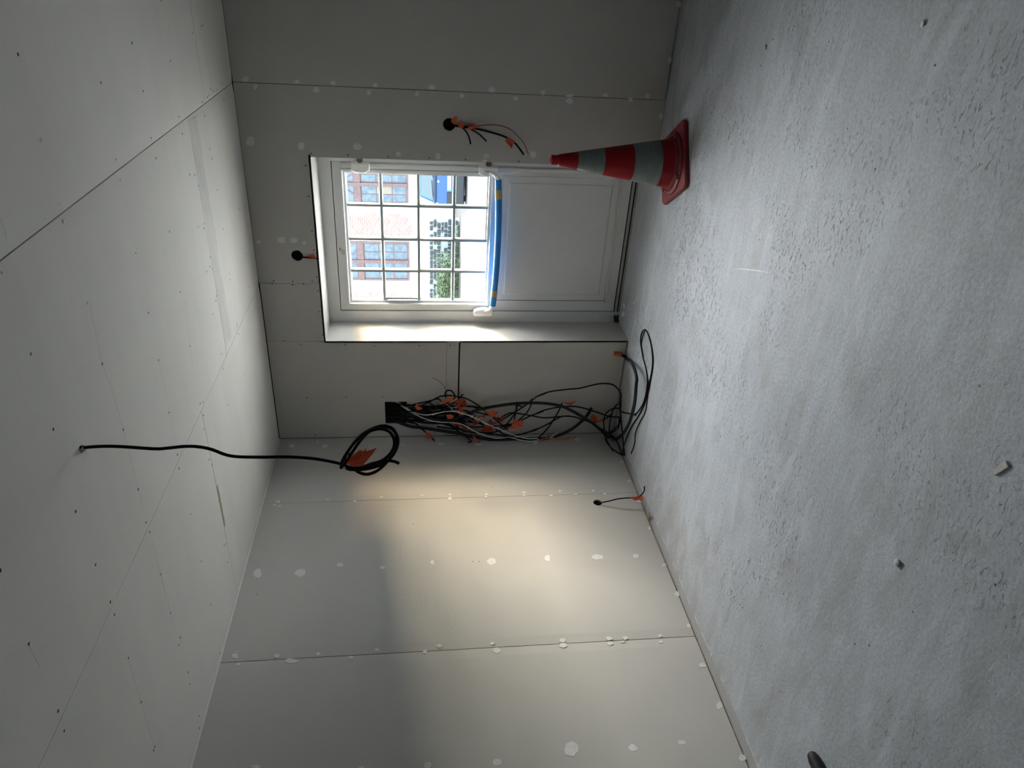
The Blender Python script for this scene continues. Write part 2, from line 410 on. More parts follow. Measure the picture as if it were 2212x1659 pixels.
# screws: tiny dark heads, joined per surface
def screws(parent, pts, plane, u, w, nrm, r=0.0042):
    mb = MB()
    for x, y in pts:
        p = plane(x, y); mb.disc(p + nrm * 0.0007, u, w, r * random.uniform(0.85, 1.1), 9)
    return obj('screw_head', mb, SCREW, parent, kind='stuff')
CS = [(38.4,117.5),(88,301.8),(284.8,92.7),(217.5,178.6),(308.8,196.7),(367.8,131),(415.5,71),(434.7,56.5),(437.8,54),(250,344),(326,298),(336.6,342),(386,252),(393.8,288.7),(436.3,221),(447,210),(451.4,205.7),(455,192),(460.4,196),(468.4,194),(479.7,179.7),(453,322.8),(457,342.5),(441.7,250),(483.5,217),(348.3,1),
(128.6,442),(138.3,479),(259,388.6),(3.3,588.7),(366,500.6),(293,546.7),(187.4,654.4),(389.2,630.5),(320.3,676),(410.4,748),(342,777.8),(220.5,786),(66,764.5),(409.5,377),(420.7,378),(427.7,401.6),(468,410.5),(482,494.6),(428.5,490),(441,483),(440,493.5),(454.6,556),(453,575.7),(446,586.8),(458.4,580.6),(495.8,591),(497,603.6),(467.3,639.4),(466.5,649.7),(459.5,678.8),(511.8,698.6),(511.8,703.7),(515.6,721.6),(478,764.5),(481.7,796),(528.6,809),(517,451.5),(531,548.6),(539.5,620.5),(558,741),
(114.7,927.3),(265.8,928.3),(365,891.3),(432,871.6),(437.7,868.8),(439,897.4),(439.5,926),(494,874.6),(383,982),(386.6,1011.8),(451.4,992.6),(458,1005),(298.2,1057),(163,1105),(315.2,1128.5),(323.5,1149.8),(206,1220),(347,1240.7),(411.6,1110.6),(434.4,1213),(521.5,1049.8),(473.4,1083),(484,1177.7),(488.4,1174.4),(491,1215),(0,1232.6),
(238,1300.5),(246.8,1328),(61.8,1391),(277,1421.8),(367.8,1324.6),(455,1306),(385.6,1393.7),(388.9,1377),(406.6,1452.7),(409.6,1478),(304.6,1517),(125,1536),(138.2,1579),(334,1613),(331.6,1621),(430,1547),(430,1572.7),(474,1410.6)]
screws(ceiling, CS, pc, X_, Y_, -Z_, 0.0052)
BS = [(673,331.6),(751.6,335),(838.4,338),(660.3,357.3),(667,424),(674,499),(677.8,540),(684,598),(687,628),(690.4,673),(927.6,341),(1006,344.6),(1120.5,348.7),(591,607),(588,613.4),(632.5,607.7),(632.5,614.6),(655.7,613),(674.4,607.7),(697.3,722.8),(613.9,736),(649.4,743.9),(745.5,744.5),(663,858.6),(748,858),(680.7,939.6),(808,747),(906,746.8),(972,746),(827,857),(938.7,934.8)]
screws(wall_back, BS, pw, X_, Z_, -Y_)
screws(wall_back, [(712.7,731),(812,731),(884,731),(962,731),(1044.5,731),(1132,731),(1213,731),(1333,730)], lambda x, y: hit(0, OX0, x, y), Y_, Z_, X_, 0.0035)
screws(wall_left, [(553.7,1283.8),(1021,1213),(1064,1052),(1265,1043),(1035,1213),(893,1132)], plw, Y_, Z_, X_, 0.003)

# dabs of filler over screws: each its own part
def dab(parent, plane, x, y, wx, wy, nrm):
    c = plane(x, y); ux = (plane(x + 1, y) - c) * (wx / 2); uy = (plane(x, y + 1) - c) * (wy / 2)
    N = 16; ph = random.random() * 9; vs = []
    for k in range(N):
        a = 2 * PI * k / N; r = 1.0 + 0.30 * noise.noise(V((math.cos(a) * 1.3 + ph, math.sin(a) * 1.3, ph))) + random.uniform(-0.09, 0.09)
        vs.append(c + (ux * math.cos(a) + uy * math.sin(a)) * r - nrm * 0.004)
    vs2 = [c + (v - c) * 0.95 + nrm * 0.0048 for v in vs]
    mb = MB(); mb.add(vs + vs2, [tuple(range(N, 2 * N))] + [(i, (i + 1) % N, (i + 1) % N + N, i + N) for i in range(N)])
    return obj('filler_dab', mb, COMPOUND, parent)
BP = [(530,171,19,11),(552,186.6,10,13),(641,176,14,9),(683.4,193.3,14,14),(720.5,178.3,13,11),(810,184,13,10),(796.8,199,12,13),(540.6,306,19,23),(651,314.4,17,17),(771.5,316,18,15),(860.6,333,12,12),
(932,188.9,16,12),(900,202,11,10),(998,206.5,11,11),(1062.6,193.7,17,13),(1113.6,212,11,11),(1173,200,11,11),(1231,206,20,7),(1229.4,218,19,14),(1307.5,205,13,9),(1362,215.4,10,12),(1399,207.3,10,11),(1428,250.7,9,15),(1446,130,10,14),(946,338,12,16),(1050,337,16,11),(1047,347,14,5),(1152.4,333.4,17,15),(1467,8,12,14),
(559,523,11,8),(608,519,19,15),(635.5,519,18,12),(656.6,524.6,9,7)]
for q in BP: dab(wall_back, pw, *q, -Y_)
LP = [(601,1083,10,6),(593,1091,8,5),(604,1093,9,4),(708,1078.6,9,4),(766.6,1082.8,10,6),(824,1074,8,4),(556,1238.4,21,20),(649,1237,25,15),(734,1220,16,9),(826,1225.7,11,7),(934,1215,10,9),(507.7,1417,15,12),(514.6,1435,9,8),(597.5,1417,13,9),(630,1427.5,31,10),(687.6,1413,11,7),(758,1420,11,7),(814,1404,11,7),(918,1408,10,8),(948.8,1395,13,8),(923.7,1653,17,14),(553,1656,23,8),(781,1657.5,15,5),(972,1068.5,8,4),(972,1077,10,8),(912,1070,8,3),
(1050.6,1068,8,5),(1050,1073,7,4),(1132,1064,10,5),(1132,1070,6,4),(1190.6,1070.5,9,5),(1209,1061,8,5),(1244,1068,8,4),(1281,1060,7,5),(1306,1067,8,5),(1358.7,1039.7,9,6),(1342,997.6,9,6),(1380,1083,9,6),(1402.5,1141,8,7),(1061.4,1212.6,22,15),(1182.8,1205,13,13),(1291,1203.5,26,12),(1374,1201,15,9),(1435,1220.5,10,7),(1462.8,1283,12,11),(1487.5,1351.8,10,9),(1073.5,1405.5,20,13),(1063.6,1390,11,6),(1215.7,1383,15,9),(1217,1394,17,10),(1316,1379,14,8),(1319,1389.5,16,8),(1351,1378,12,8),(1345,1386.5,9,5),(1426,1373.5,10,6),(1428,1386,9,6),(1517,1437,15,11),(1554,1524,15,17),(1234,1618,30,34),(1367.4,1615.3,18,17),(1473.6,1603.6,20,10),(1603.6,1637,16,16),(1073.5,1647,20,16),
(870,960.7,8,4),(953,958.6,15,6),(1032,960,17,6),(1158,957,12,5),(1246.7,949,11,6),(630,963.8,12,9),(702.4,963.8,12,9),(685.5,953.6,6,4)]
for q in LP: dab(wall_left, plw, *q, X_)

# pencil notes on the left wall, set-out lines on the ceiling
def ribbons(parent, strokes, plane, nrm, w, name='pencil_mark'):
    mb = MB()
    for st in strokes:
        P = [plane(x, y) + nrm * 0.0006 for x, y in st]
        for a, b in zip(P, P[1:]):
            s = (b - a).cross(nrm).normalized() * w; mb.add([a - s, b - s, b + s, a + s], [(0, 1, 2, 3)])
    return obj(name, mb, PENCIL, parent, kind='stuff')
q = lambda L: [(820 + x / 11.06, 1270 + y / 11.06) for x, y in L]
q2 = lambda L: [(820 + x / 11.06, 1150 + y / 11.06) for x, y in L]
ribbons(wall_left, [q(s) for s in (
    [(585,5),(605,45),(690,50),(690,-5)],[(650,45),(640,5)],[(605,185),(605,160),(695,160),(655,105)],[(695,160),(703,182)],[(600,285),(615,320),(645,335),(680,325),(680,265)],
    [(975,62),(1120,50)],[(980,70),(985,250),(992,470),(1010,485),(1130,480)],[(1118,170),(1132,470)],[(1095,100),(1090,435),(1050,432)],
    [(935,70),(930,125)],[(895,265),(930,275)],[(865,335),(925,330),(905,400),(932,402)],[(835,510),(860,545),(905,545)],
    [(1380,20),(1395,150)],[(1360,192),(1398,184)],[(1358,330),(1362,430)],[(1320,440),(1440,445)],[(1200,500),(1222,500)],
    [(1450,480),(1560,420),(1650,410),(1750,540),(1800,680),(1812,780),(1790,880),(1720,985),(1680,1000)],
    [(1580,602),(1618,600)],[(1520,590),(1530,596)],[(1545,640),(1580,680),(1622,692),(1622,640)],[(1570,775),(1600,755),(1640,780),(1655,830)],[(1600,885),(1652,872),(1652,925)],
    [(450,1000),(550,1275)],[(700,960),(800,1282)],[(690,1350),(830,1330)],[(620,1050),(645,1160)],[(190,370),(185,440),(170,500)])] +
    [q2(s) for s in ([(550,140),(510,340),(480,760)],[(935,260),(920,400)],[(1135,300),(1125,640)],[(1000,590),(990,725)],[(140,890),(165,1150)],[(960,240),(1040,230),(1110,270)],[(370,930),(395,1000)],[(360,1110),(380,1180)],[(550,830),(550,905)])], plw, X_, 0.0007)
ribbons(ceiling, [[(237,825),(266,928),(298,1057),(309,1095)],[(353,825),(366,891),(378,950)],[(62,1395),(85,1440)],[(328,1168),(347,1240),(368,1325),(380,1370)],[(277,1425),(304,1517),(332,1610)],[(445,115),(452,160),(459,205)],[(193,650),(220,786),(235,825)],[(398,650),(410,748),(420,815)],[(342,778),(352,822)],[(0,470),(10,500),(14,515)]], pc, -Z_, 0.0007)

# ------------------------------------------------------------------ door_1: glazed escape door with panic bar
door = struct(empty('door_1', (1.415, 0.30, 0)), 'white half-glazed door with small panes and a blue foam wrapped push bar')
FY = 0.30
fm = MB().box((OX0, FY, 0), (0.884, FY + 0.09, OZ)).box((1.931, FY, 0), (OX1, FY + 0.09, OZ)).box((0.884, FY, 2.032), (1.931, FY + 0.09, OZ))
obj('door_frame', fm, WHITE, door)
LX0, LX1, LZ0, LZ1 = 0.8885, 1.9265, 0.048, 2.0275
ly = FY + 0.008
GX0, GX1, GZ0, GZ1 = 0.941, 1.874, 0.995, 1.966     # glazing rebate
PX0, PX1, PZ0, PZ1 = 0.968, 1.868, 0.125, 0.925      # lower panel
lm = MB()
for a, b in (((LX0, LZ0), (GX0, LZ1)), ((GX1, LZ0), (LX1, LZ1)), ((GX0, GZ1), (GX1, LZ1)), ((GX0, PZ1), (GX1, GZ0)), ((GX0, LZ0), (GX1, PZ0)),
             ((GX0, PZ0), (PX0, PZ1)), ((PX1, PZ0), (GX1, PZ1))):
    lm.box((a[0], ly, a[1]), (b[0], ly + 0.06, b[1]))
leaf = obj('door_leaf', lm, WHITE, door)
# dark rebate gap behind the leaf edge
gm = MB().box((0.884, FY + 0.05, 0.03), (LX0 + 0.003, FY + 0.06, 2.032)).box((LX1 - 0.003, FY + 0.05, 0.03), (1.931, FY + 0.06, 2.032)).box((0.884, FY + 0.05, LZ1 - 0.003), (1.931, FY + 0.06, 2.032))
obj('rebate_gasket', gm, GASKET, door)
def ringframe(x0, x1, z0, z1, prof):
    """profile [(inset, y)] swept round a rectangle"""
    vs = []; fs = []
    for i, y in prof: vs += [(x0 + i, y, z0 + i), (x1 - i, y, z0 + i), (x1 - i, y, z1 - i), (x0 + i, y, z1 - i)]
    for k in range(len(prof) - 1):
        for j in range(4):
            a = 4 * k + j; b = 4 * k + (j + 1) % 4; fs.append((a, b, b + 4, a + 4))
    return MB().add(vs, fs)
obj('glazing_bead', ringframe(GX0 - 0.012, GX1 + 0.012, GZ0 - 0.012, GZ1 + 0.012, [(0, ly), (0.002, ly - 0.010), (0.012, ly - 0.012), (0.016, ly + 0.006), (0.030, ly + 0.010), (0.034, ly + 0.030), (0.040, ly + 0.034)]), WHITE, leaf)
mx = [0.962, 1.180, 1.409, 1.642, 1.853]; mz = [1.018, 1.242, 1.480, 1.724, 1.946]
for x in mx[1:4]:
    obj('glazing_bar', MB().prism([(x - 0.0115, ly + 0.026, 1.012), (x - 0.008, ly + 0.016, 1.012), (x + 0.008, ly + 0.016, 1.012), (x + 0.0115, ly + 0.026, 1.012), (x + 0.0115, ly + 0.046, 1.012), (x - 0.0115, ly + 0.046, 1.012)], (0, 0, 0.94)), BARS, leaf)
for z in mz[1:4]:
    obj('glazing_bar', MB().prism([(0.955, ly + 0.027, z - 0.0115), (0.955, ly + 0.017, z - 0.008), (0.955, ly + 0.017, z + 0.008), (0.955, ly + 0.027, z + 0.0115), (0.955, ly + 0.047, z + 0.0115), (0.955, ly + 0.047, z - 0.0115)], (0.905, 0, 0)), BARS, leaf)
for i in range(4):
    for j in range(4):
        obj('pane', MB().add([(mx[i], ly + 0.036, mz[j]), (mx[i + 1], ly + 0.036, mz[j]), (mx[i + 1], ly + 0.036, mz[j + 1]), (mx[i], ly + 0.036, mz[j + 1])], [(0, 1, 2, 3)]), GLASS, leaf)
# lower panel: sunk, with a chamfered moulding and a slightly raised field
pm = ringframe(PX0, PX1, PZ0, PZ1, [(0, ly + 0.0), (0.0, ly + 0.006), (0.003, ly + 0.007), (0.003, ly + 0.004), (0.045, ly + 0.006), (0.055, ly + 0.002)])
pm.add([(PX0 + 0.055, ly + 0.002, PZ0 + 0.055), (PX1 - 0.055, ly + 0.002, PZ0 + 0.055), (PX1 - 0.055, ly + 0.002, PZ1 - 0.055), (PX0 + 0.055, ly + 0.002, PZ1 - 0.055)], [(0, 1, 2, 3)])
pm.box((PX0, ly + 0.02, PZ0), (PX1, ly + 0.05, PZ1))
obj('door_panel', pm, WHITE, leaf)
obj('panel_moulding', MB().prism([(PX0 - 0.012, ly, PZ0 - 0.016), (PX0 - 0.012, ly - 0.006, PZ0 - 0.012), (PX0 - 0.012, ly - 0.006, PZ0 - 0.004), (PX0 - 0.012, ly, PZ0)], (PX1 - PX0 + 0.024, 0, 0)), WHITE, leaf)
st = obj('label_sticker', MB().box((1.295, ly - 0.0006, 1.972), (1.375, ly, 2.016)), mat('sticker_paper', (0.68, 0.68, 0.67), 0.6), leaf)
mk = MB()
mk.box((1.33, ly - 0.001, 2.006), (1.352, ly - 0.0005, 2.011))
for k in range(5): mk.box((1.302, ly - 0.001, 1.998 - k * 0.005), (1.302 + random.uniform(0.03, 0.06), ly - 0.0005, 1.9995 - k * 0.005))
obj('sticker_print', mk, BLACK, st)
# threshold with dark slots
th = MB().box((0.884, FY - 0.004, 0.0), (1.931, FY + 0.02, 0.0035)).box((0.884, FY + 0.0, 0.0035), (1.931, FY + 0.02, 0.011)).box((0.884, FY + 0.004, 0.022), (1.931, FY + 0.05, 0.040))
obj('threshold', th, ALU, door)
obj('threshold_gasket', MB().box((0.884, FY + 0.012, 0.0), (1.931, FY + 0.06, 0.046)), GASKET, door)
ug = MB()
for k in range(9):
    c = V((0.83 + random.uniform(-0.03, 0.03), FY - 0.01 + random.uniform(-0.008, 0.004), 0.006 + 0.004 * k)); ug.disc(c, X_, V((0, -0.5, 0.8)), random.uniform(0.006, 0.02), 6)
obj('rough_sealant', ug, mat('dirty_sealant', (0.10, 0.095, 0.085), 0.8, 0.2, 0.5, 60), door, kind='stuff')
# panic hardware
def softbox(x0, x1, y0, y1, z0, z1, side=-1):
    n = 14; o = []
    for k in range(n + 1):
        t = k / n; e = math.sin(PI * t) ** 0.6; x = (x0 + 0.022 * (1 - e)) if side < 0 else (x1 - 0.022 * (1 - e)); o.append((x, z0 + (z1 - z0) * t))
    o += [(x1, z1), (x1, z0)] if side < 0 else [(x0, z1), (x0, z0)]
    c = V((sum(p[0] for p in o) / len(o), 0, (z0 + z1) / 2)); m_ = len(o); mb = MB(); vs = []
    for y, sc in ((y1, 1.0), (y0 + 0.010, 0.97), (y0 + 0.003, 0.92), (y0, 0.80)):
        vs += [(c.x + (x - c.x) * sc, y, c.z + (z - c.z) * sc) for x, z in o]
    fs = [tuple(range(3 * m_, 4 * m_))]
    for k in range(3):
        for q in range(m_): a = k * m_ + q; b = k * m_ + (q + 1) % m_; fs.append((a, b, b + m_, a + m_))
    return mb.add(vs, fs)
for z0, z1 in ((1.785, 1.905), (0.962, 1.092), (0.165, 0.282)):
    bxo = obj('latch_box', softbox(1.872, 1.932, FY - 0.052, ly, z0, z1), PVC, door, smooth=True)
    if z0 > 0.5:
        obj('strike_plate', MB().box((1.934, FY - 0.012, z0 + 0.045), (1.972, FY, z0 + 0.080)).box((1.925, FY - 0.022, z0 + 0.052), (1.938, FY - 0.002, z0 + 0.074)), STEEL, door, bevel=0.002)
    if 0.5 < z0 < 1.2:
        pr = MB()
        for k in range(14):
            a0 = 2 * PI * k / 14; a1 = 2 * PI * (k + 1) / 14; c = V((1.906, FY - 0.0528, 1.047)); r0, r1 = 0.0035, 0.005
            pr.add([c + V((r0 * math.cos(a0), 0, r0 * math.sin(a0))), c + V((r1 * math.cos(a0), 0, r1 * math.sin(a0))), c + V((r1 * math.cos(a1), 0, r1 * math.sin(a1))), c + V((r0 * math.cos(a1), 0, r0 * math.sin(a1)))], [(0, 1, 2, 3)])
        obj('emblem_ring', pr, RWIRE, bxo)
        pk = MB()
        for k in range(6): pk.box((1.903, FY - 0.0532, 1.038 - k * 0.005), (1.903 + random.uniform(0.004, 0.007), FY - 0.0522, 1.0415 - k * 0.005))
        obj('emblem_print', pk, BLACK, bxo)
obj('rod_cover', MB().prism([(1.893, ly, 0.14), (1.894, ly - 0.016, 0.14), (1.899, ly - 0.020, 0.14), (1.917, ly - 0.020, 0.14), (1.922, ly - 0.016, 0.14), (1.923, ly, 0.14)], (0, 0, 1.83)), WHITE, door)
obj('latch_box', softbox(0.866, 0.924, FY - 0.052, ly, 0.955, 1.093, 1), PVC, door, smooth=True)
by = 0.20
bl = hit(1, by, 1064.5, 660); br = hit(1, by, 1076.5, 388); bmid = hit(1, by, 1075.5, 520)
bar = obj('push_bar', MB().tube(spline([V((0.905, FY - 0.035, 1.02)), V((0.93, by + 0.03, 0.985)), bl + V((-0.01, 0, 0.01)), bl + V((0.02, 0, 0)), bmid, br - V((0.02, 0, 0)), br + V((0.012, 0.004, 0.012)), V((1.893, by + 0.035, 0.992)), V((1.90, FY - 0.035, 1.03))], 6), 0.0125, 10), PVC, door, smooth=True)
bp_ = spline([bl, bl.lerp(bmid, 0.5) - V((0, 0, 0.004)), bmid, bmid.lerp(br, 0.5) - V((0, 0, 0.003)), br], 10)
fs_ = obj('foam_sleeve', MB().tube(bp_, 0.0215, 18), FOAM, bar, smooth=True)
def sub(pts, a, b): n = len(pts) - 1; return pts[int(a * n):max(int(a * n) + 2, int(b * n) + 1)]
obj('tape_band', MB().tube(sub(bp_, 0.87, 0.925), 0.0228, 18), MASK, bar, smooth=True)
obj('tape_band', MB().tube(sub(bp_, 0.075, 0.125), 0.0228, 18), MASK, bar, smooth=True)

# ------------------------------------------------------------------ traffic cone
cc = V((2.143, -0.362, 0))
cone = tag(empty('traffic_cone', cc), 'red traffic cone with two grey reflective bands and a square base beside the door', 'traffic cone')
ang = math.radians(32.9)
def rsq(s, r, n=6):
    out = []
    for cx, cy, a0 in ((1, 1, 0), (-1, 1, 90), (-1, -1, 180), (1, -1, 270)):
        for k in range(n + 1):
            a = math.radians(a0 + 90 * k / n); out.append(((s - r) * cx + r * math.cos(a), (s - r) * cy + r * math.sin(a)))
    return out
bmb = MB(); rings = []
for s, z in ((0.190, 0.0), (0.193, 0.004), (0.193, 0.020), (0.189, 0.026), (0.180, 0.027)):
    rings.append([V((x * math.cos(ang) - y * math.sin(ang), x * math.sin(ang) + y * math.cos(ang), z)) + cc for x, y in rsq(s, 0.035)])
n_ = len(rings[0]); vs = [p for r in rings for p in r]; fs = []
for k in range(len(rings) - 1):
    for j in range(n_): a = k * n_ + j; b = k * n_ + (j + 1) % n_; fs.append((a, b, b + n_, a + n_))
fs += [tuple(range(n_))[::-1], tuple(range((len(rings) - 1) * n_, len(rings) * n_))]
obj('base_plate', bmb.add(vs, fs), CONE_B, cone, smooth=True)
obj('base_ring', MB().lathe([(0.176, 0.026), (0.174, 0.036), (0.166, 0.042), (0.156, 0.042), (0.150, 0.036), (0.146, 0.050), (0.137, 0.058)], cc, 48), CONE_B, cone, smooth=True)
for k in range(4):
    a = ang + PI / 4 + k * PI / 2; p = cc + V((0.160 * math.cos(a), 0.160 * math.sin(a), 0.040)); t = V((-math.sin(a), math.cos(a), 0)) * 0.016; rr = V((math.cos(a), math.sin(a), 0)) * 0.012
    obj('base_rib', MB().prism([p - t - rr, p + t - rr, p + t * 0.8 + rr, p - t * 0.8 + rr], (0, 0, 0.012)), CONE_B, cone, bevel=0.004)
rz = lambda z: 0.049 + (0.587 - z) * 0.164
obj('cone_body', MB().lathe([(rz(0.05), 0.05), (rz(0.118), 0.118), (rz(0.274), 0.274), (rz(0.437), 0.437), (rz(0.587), 0.587), (rz(0.69), 0.69), (0.0305, 0.694), (0.027, 0.698), (0.0265, 0.73), (0.028, 0.735), (0.027, 0.739), (0.0235, 0.739), (0.0235, 0.70), (rz(0.66) - 0.004, 0.66), (rz(0.1) - 0.004, 0.1)], cc, 48), CONE, cone, smooth=True)
for z0, z1 in ((0.122, 0.276), (0.440, 0.588)):
    obj('reflective_band', MB().lathe([(rz(z0) + 0.0002, z0), (rz(z0) + 0.0012, z0 + 0.001), (rz(z1) + 0.0012, z1 - 0.001), (rz(z1) + 0.0002, z1)], cc, 48), BAND, cone, smooth=True)

# ------------------------------------------------------------------ cables
def clampp(p, r):
    return V((max(p.x, r + 0.001), p.y, max(p.z, r + 0.0005)))
def flag(parent, poly, plane, d, m_=TAPE, crump=0.012, name='tape_flag'):
    P = [plane(x, y, max(0.003, d + random.uniform(-crump, crump))) for x, y in poly]
    c = sum(P, V()) / len(P); nn = (CAM - c).normalized(); c += nn * random.uniform(-crump, crump)
    n = len(P); mb = MB()
    vs = P + [p + nn * 0.0006 for p in P] + [c, c + nn * 0.0006]
    fs = []
    for i in range(n):
        j = (i + 1) % n; fs += [(2 * n, j, i), (2 * n + 1, n + i, n + j), (i, j, n + j, n + i)]
    return obj(name, mb.add(vs, fs), m_, parent)
def cable(name, pts, r, m_, label, group=None, cat='cable', n=8, wraps=(), k=6, clamp=True):
    P = spline(pts, k)
    if clamp: P = [clampp(p, r) for p in P]
    root = tag(empty(name, P[0]), label, cat, group)
    obj('sheath', MB().tube(P, r, n), m_, root, smooth=True)
    for a, b, mm in wraps: obj('tape_wrap', MB().tube(sub(P, a, b), r * 1.35 + 0.0006, n), mm, root, smooth=True)
    return root, P
T3 = lambda L: [(800 + x / 3.403, 730 + y / 3.403) for x, y in L]
P1 = lambda L: [(820 + x / 11.06, 840 + y / 11.06) for x, y in L]
P2 = lambda L: [(980 + x / 11.06, 840 + y / 11.06) for x, y in L]
P3 = lambda L: [(1150 + x / 8.732, 800 + y / 8.732) for x, y in L]
P4 = lambda L: [(1300 + x / 4.606, 650 + y / 4.606) for x, y in L]
def wp(L, d0, d1=None, inside=False):
    d1 = d0 if d1 is None else d1; n = len(L); out = []
    for i, (x, y) in enumerate(L):
        t = i / max(1, n - 1); out.append(pw(x, y, d0 + (d1 - d0) * t))
    if inside:
        out[0] = pw(*L[0], -0.022); out = [V((out[0].x, 0.036, out[0].z + 0.13)), V((out[0].x, 0.036, out[0].z + 0.05))] + out
    return out

# ceiling cable with coil
cp = [(172, 970.5), (203, 965), (253, 964.4), (333, 969.5), (362, 968), (398, 964.4), (427, 965), (456, 970.5), (499, 985), (560, 987.5), (620, 987), (680, 991), (733, 1001)]
q6 = lambda L: [(600 + x / 7.373, 860 + y / 7.373) for x, y in L]
coil = q6([(1050,1075),(1100,1010),(1180,870),(1330,660),(1480,520),(1640,465),(1780,470),(1880,560),(1915,680),(1880,830),(1790,960),(1650,1060),(1450,1120),(1250,1140),(1130,1120),(1060,1040),(1080,930),(1180,760),(1320,600),(1500,490),(1680,440),(1820,480),(1890,600),(1870,760),(1800,930),(1690,1070),(1560,1170),(1420,1212),(1290,1180),(1200,1100),(1150,1000),(1150,880)])
coil2 = q6([(1060,1040),(1010,1110),(1030,1000),(1110,860),(1250,680),(1440,540),(1620,490),(1770,530),(1850,650),(1850,780),(1780,900),(1650,1000),(1480,1050),(1330,1100),(1180,1140),(1080,1110)])
endp = q6([(1080,1080),(1200,1110),(1400,1095),(1560,1045),(1680,1000),(1800,1000),(1880,1015),(1930,1040)])
hy = -hC.y
pts = [V((hC.x, hC.y, H + 0.03))] + [hit(1, hC.y + 0.002 * math.sin(i * 1.3), *q_) for i, q_ in enumerate(cp[1:])]
pts += [hit(1, hC.y + 0.012 * math.sin(i * 0.42), *q_) for i, q_ in enumerate(coil)]
root, P = cable('ceiling_cable', pts, 0.0051, CABLE, 'black cable hanging from the ceiling, its end coiled in a loop with an orange flag', n=10)
obj('sheath_loop', MB().tube(spline([hit(1, hC.y - 0.014 + 0.008 * math.sin(i), *q_) for i, q_ in enumerate(coil2)], 6), 0.0051, 10), CABLE, root, smooth=True)
obj('cable_end', MB().tube(spline([hit(1, hC.y - 0.024, *q_) for q_ in endp], 6), 0.0051, 10), CABLE, root, smooth=True)
flag(root, q6([(1090,1040),(1180,920),(1310,825),(1365,845),(1410,785),(1400,850),(1580,790),(1520,880),(1350,1080),(1200,1090)]), lambda x, y, d: hit(1, hC.y - 0.02 - d, x, y), 0.01, TAPE, 0.012)
fz = MB()
for k in range(7):
    a = random.random() * 6.28; p = V((hC.x + 0.012 * math.cos(a), hC.y + 0.012 * math.sin(a), H - 0.001)); fz.tube([p, p + V((random.uniform(-.012, .012), random.uniform(-.012, .012), -random.uniform(.006, .016)))], 0.0022, 5)
obj('paper_burr', fz, CHIP, root, kind='stuff')

# round hole on the window wall, right of the door
c4 = lambda L: [(880 + x / 6.9125, 200 + y / 6.9125) for x, y in L]
r1, _ = cable('short_cable', wp(c4([(640,475),(720,495),(800,520),(860,560),(905,630),(930,700),(945,772)]), 0.0, 0.05, True), 0.0048, CABLE, 'shortest black cable end from the round hole right of the door')
flag(r1, c4([(660,395),(720,350),(745,365),(740,400),(715,485),(650,440)]), pw, 0.03)
r2, _ = cable('short_cable', wp(c4([(640,485),(760,500),(870,525),(960,555),(1060,612),(1130,675),(1182,728)]), 0.0, 0.05, True), 0.0045, CABLE, 'mid-length black cable end from the round hole right of the door')
flag(r2, c4([(790,405),(865,455),(825,550),(755,510)]), pw, 0.035)
r3, _ = cable('drop_cable', wp(c4([(645,480),(760,505),(900,522),(1050,545),(1250,595),(1420,645),(1500,685),(1600,750),(1670,830),(1737,926)]), 0.0, 0.045, True), 0.0056, CABLE, 'longest black cable from the round hole right of the door', wraps=((0.72, 0.83, TAPE),))
flag(r3, c4([(1500,682),(1600,757),(1578,772),(1560,838),(1455,715)]), pw, 0.04)
r4, _ = cable('red_wire', wp(c4([(640,470),(800,500),(930,505),(1060,495),(1220,483),(1380,492),(1520,540),(1640,640),(1740,760),(1808,920)]), 0.0, 0.04, True), 0.0022, RWIRE, 'thin red wire curving down from the round hole right of the door', cat='wire', n=6)
flag(r4, c4([(885,535),(975,460),(1020,468),(1050,488),(1032,530),(950,555)]), pw, 0.035)

# round hole in the lintel
c6 = lambda L: [(500 + x / 3.32, 480 + y / 3.32) for x, y in L]
r5, _ = cable('lintel_cable', wp(c6([(475,245),(505,250),(550,254),(590,258),(627,265)]), 0.0, 0.03, True), 0.005, CABLE, 'stub of black cable with an orange flag in the round hole above the door')
flag(r5, c6([(520,247),(560,236),(590,228),(600,248),(618,272),(600,262),(560,252)]), pw, 0.03)

# hole low on the left wall
c5 = lambda L: [(1250 + x / 7.54, 980 + y / 7.54) for x, y in L]
lp = c5([(290,815),(340,805),(400,790),(500,770),(620,740),(760,722),(870,718),(980,700),(1040,650),(1070,590),(1068,530)])
dl = [-0.02, 0.01, 0.02, 0.035, 0.05, 0.06, 0.065, 0.07, 0.075, 0.08, 0.08]
r6, _ = cable('wall_cable', [plw(x, y, d) for (x, y), d in zip(lp[:-3], dl)] + [pf(*lp[-3], 0.02), pf(*lp[-2], 0.014), pf(*lp[-1], 0.014)], 0.0042, CABLE, 'black cable from the low hole in the left wall, orange flag near its end', wraps=((0.58, 0.72, TAPE),), clamp=False)
flag(r6, c5([(870,712),(960,702),(1050,690),(1050,740),(1020,760),(890,755)]), plw, 0.065)

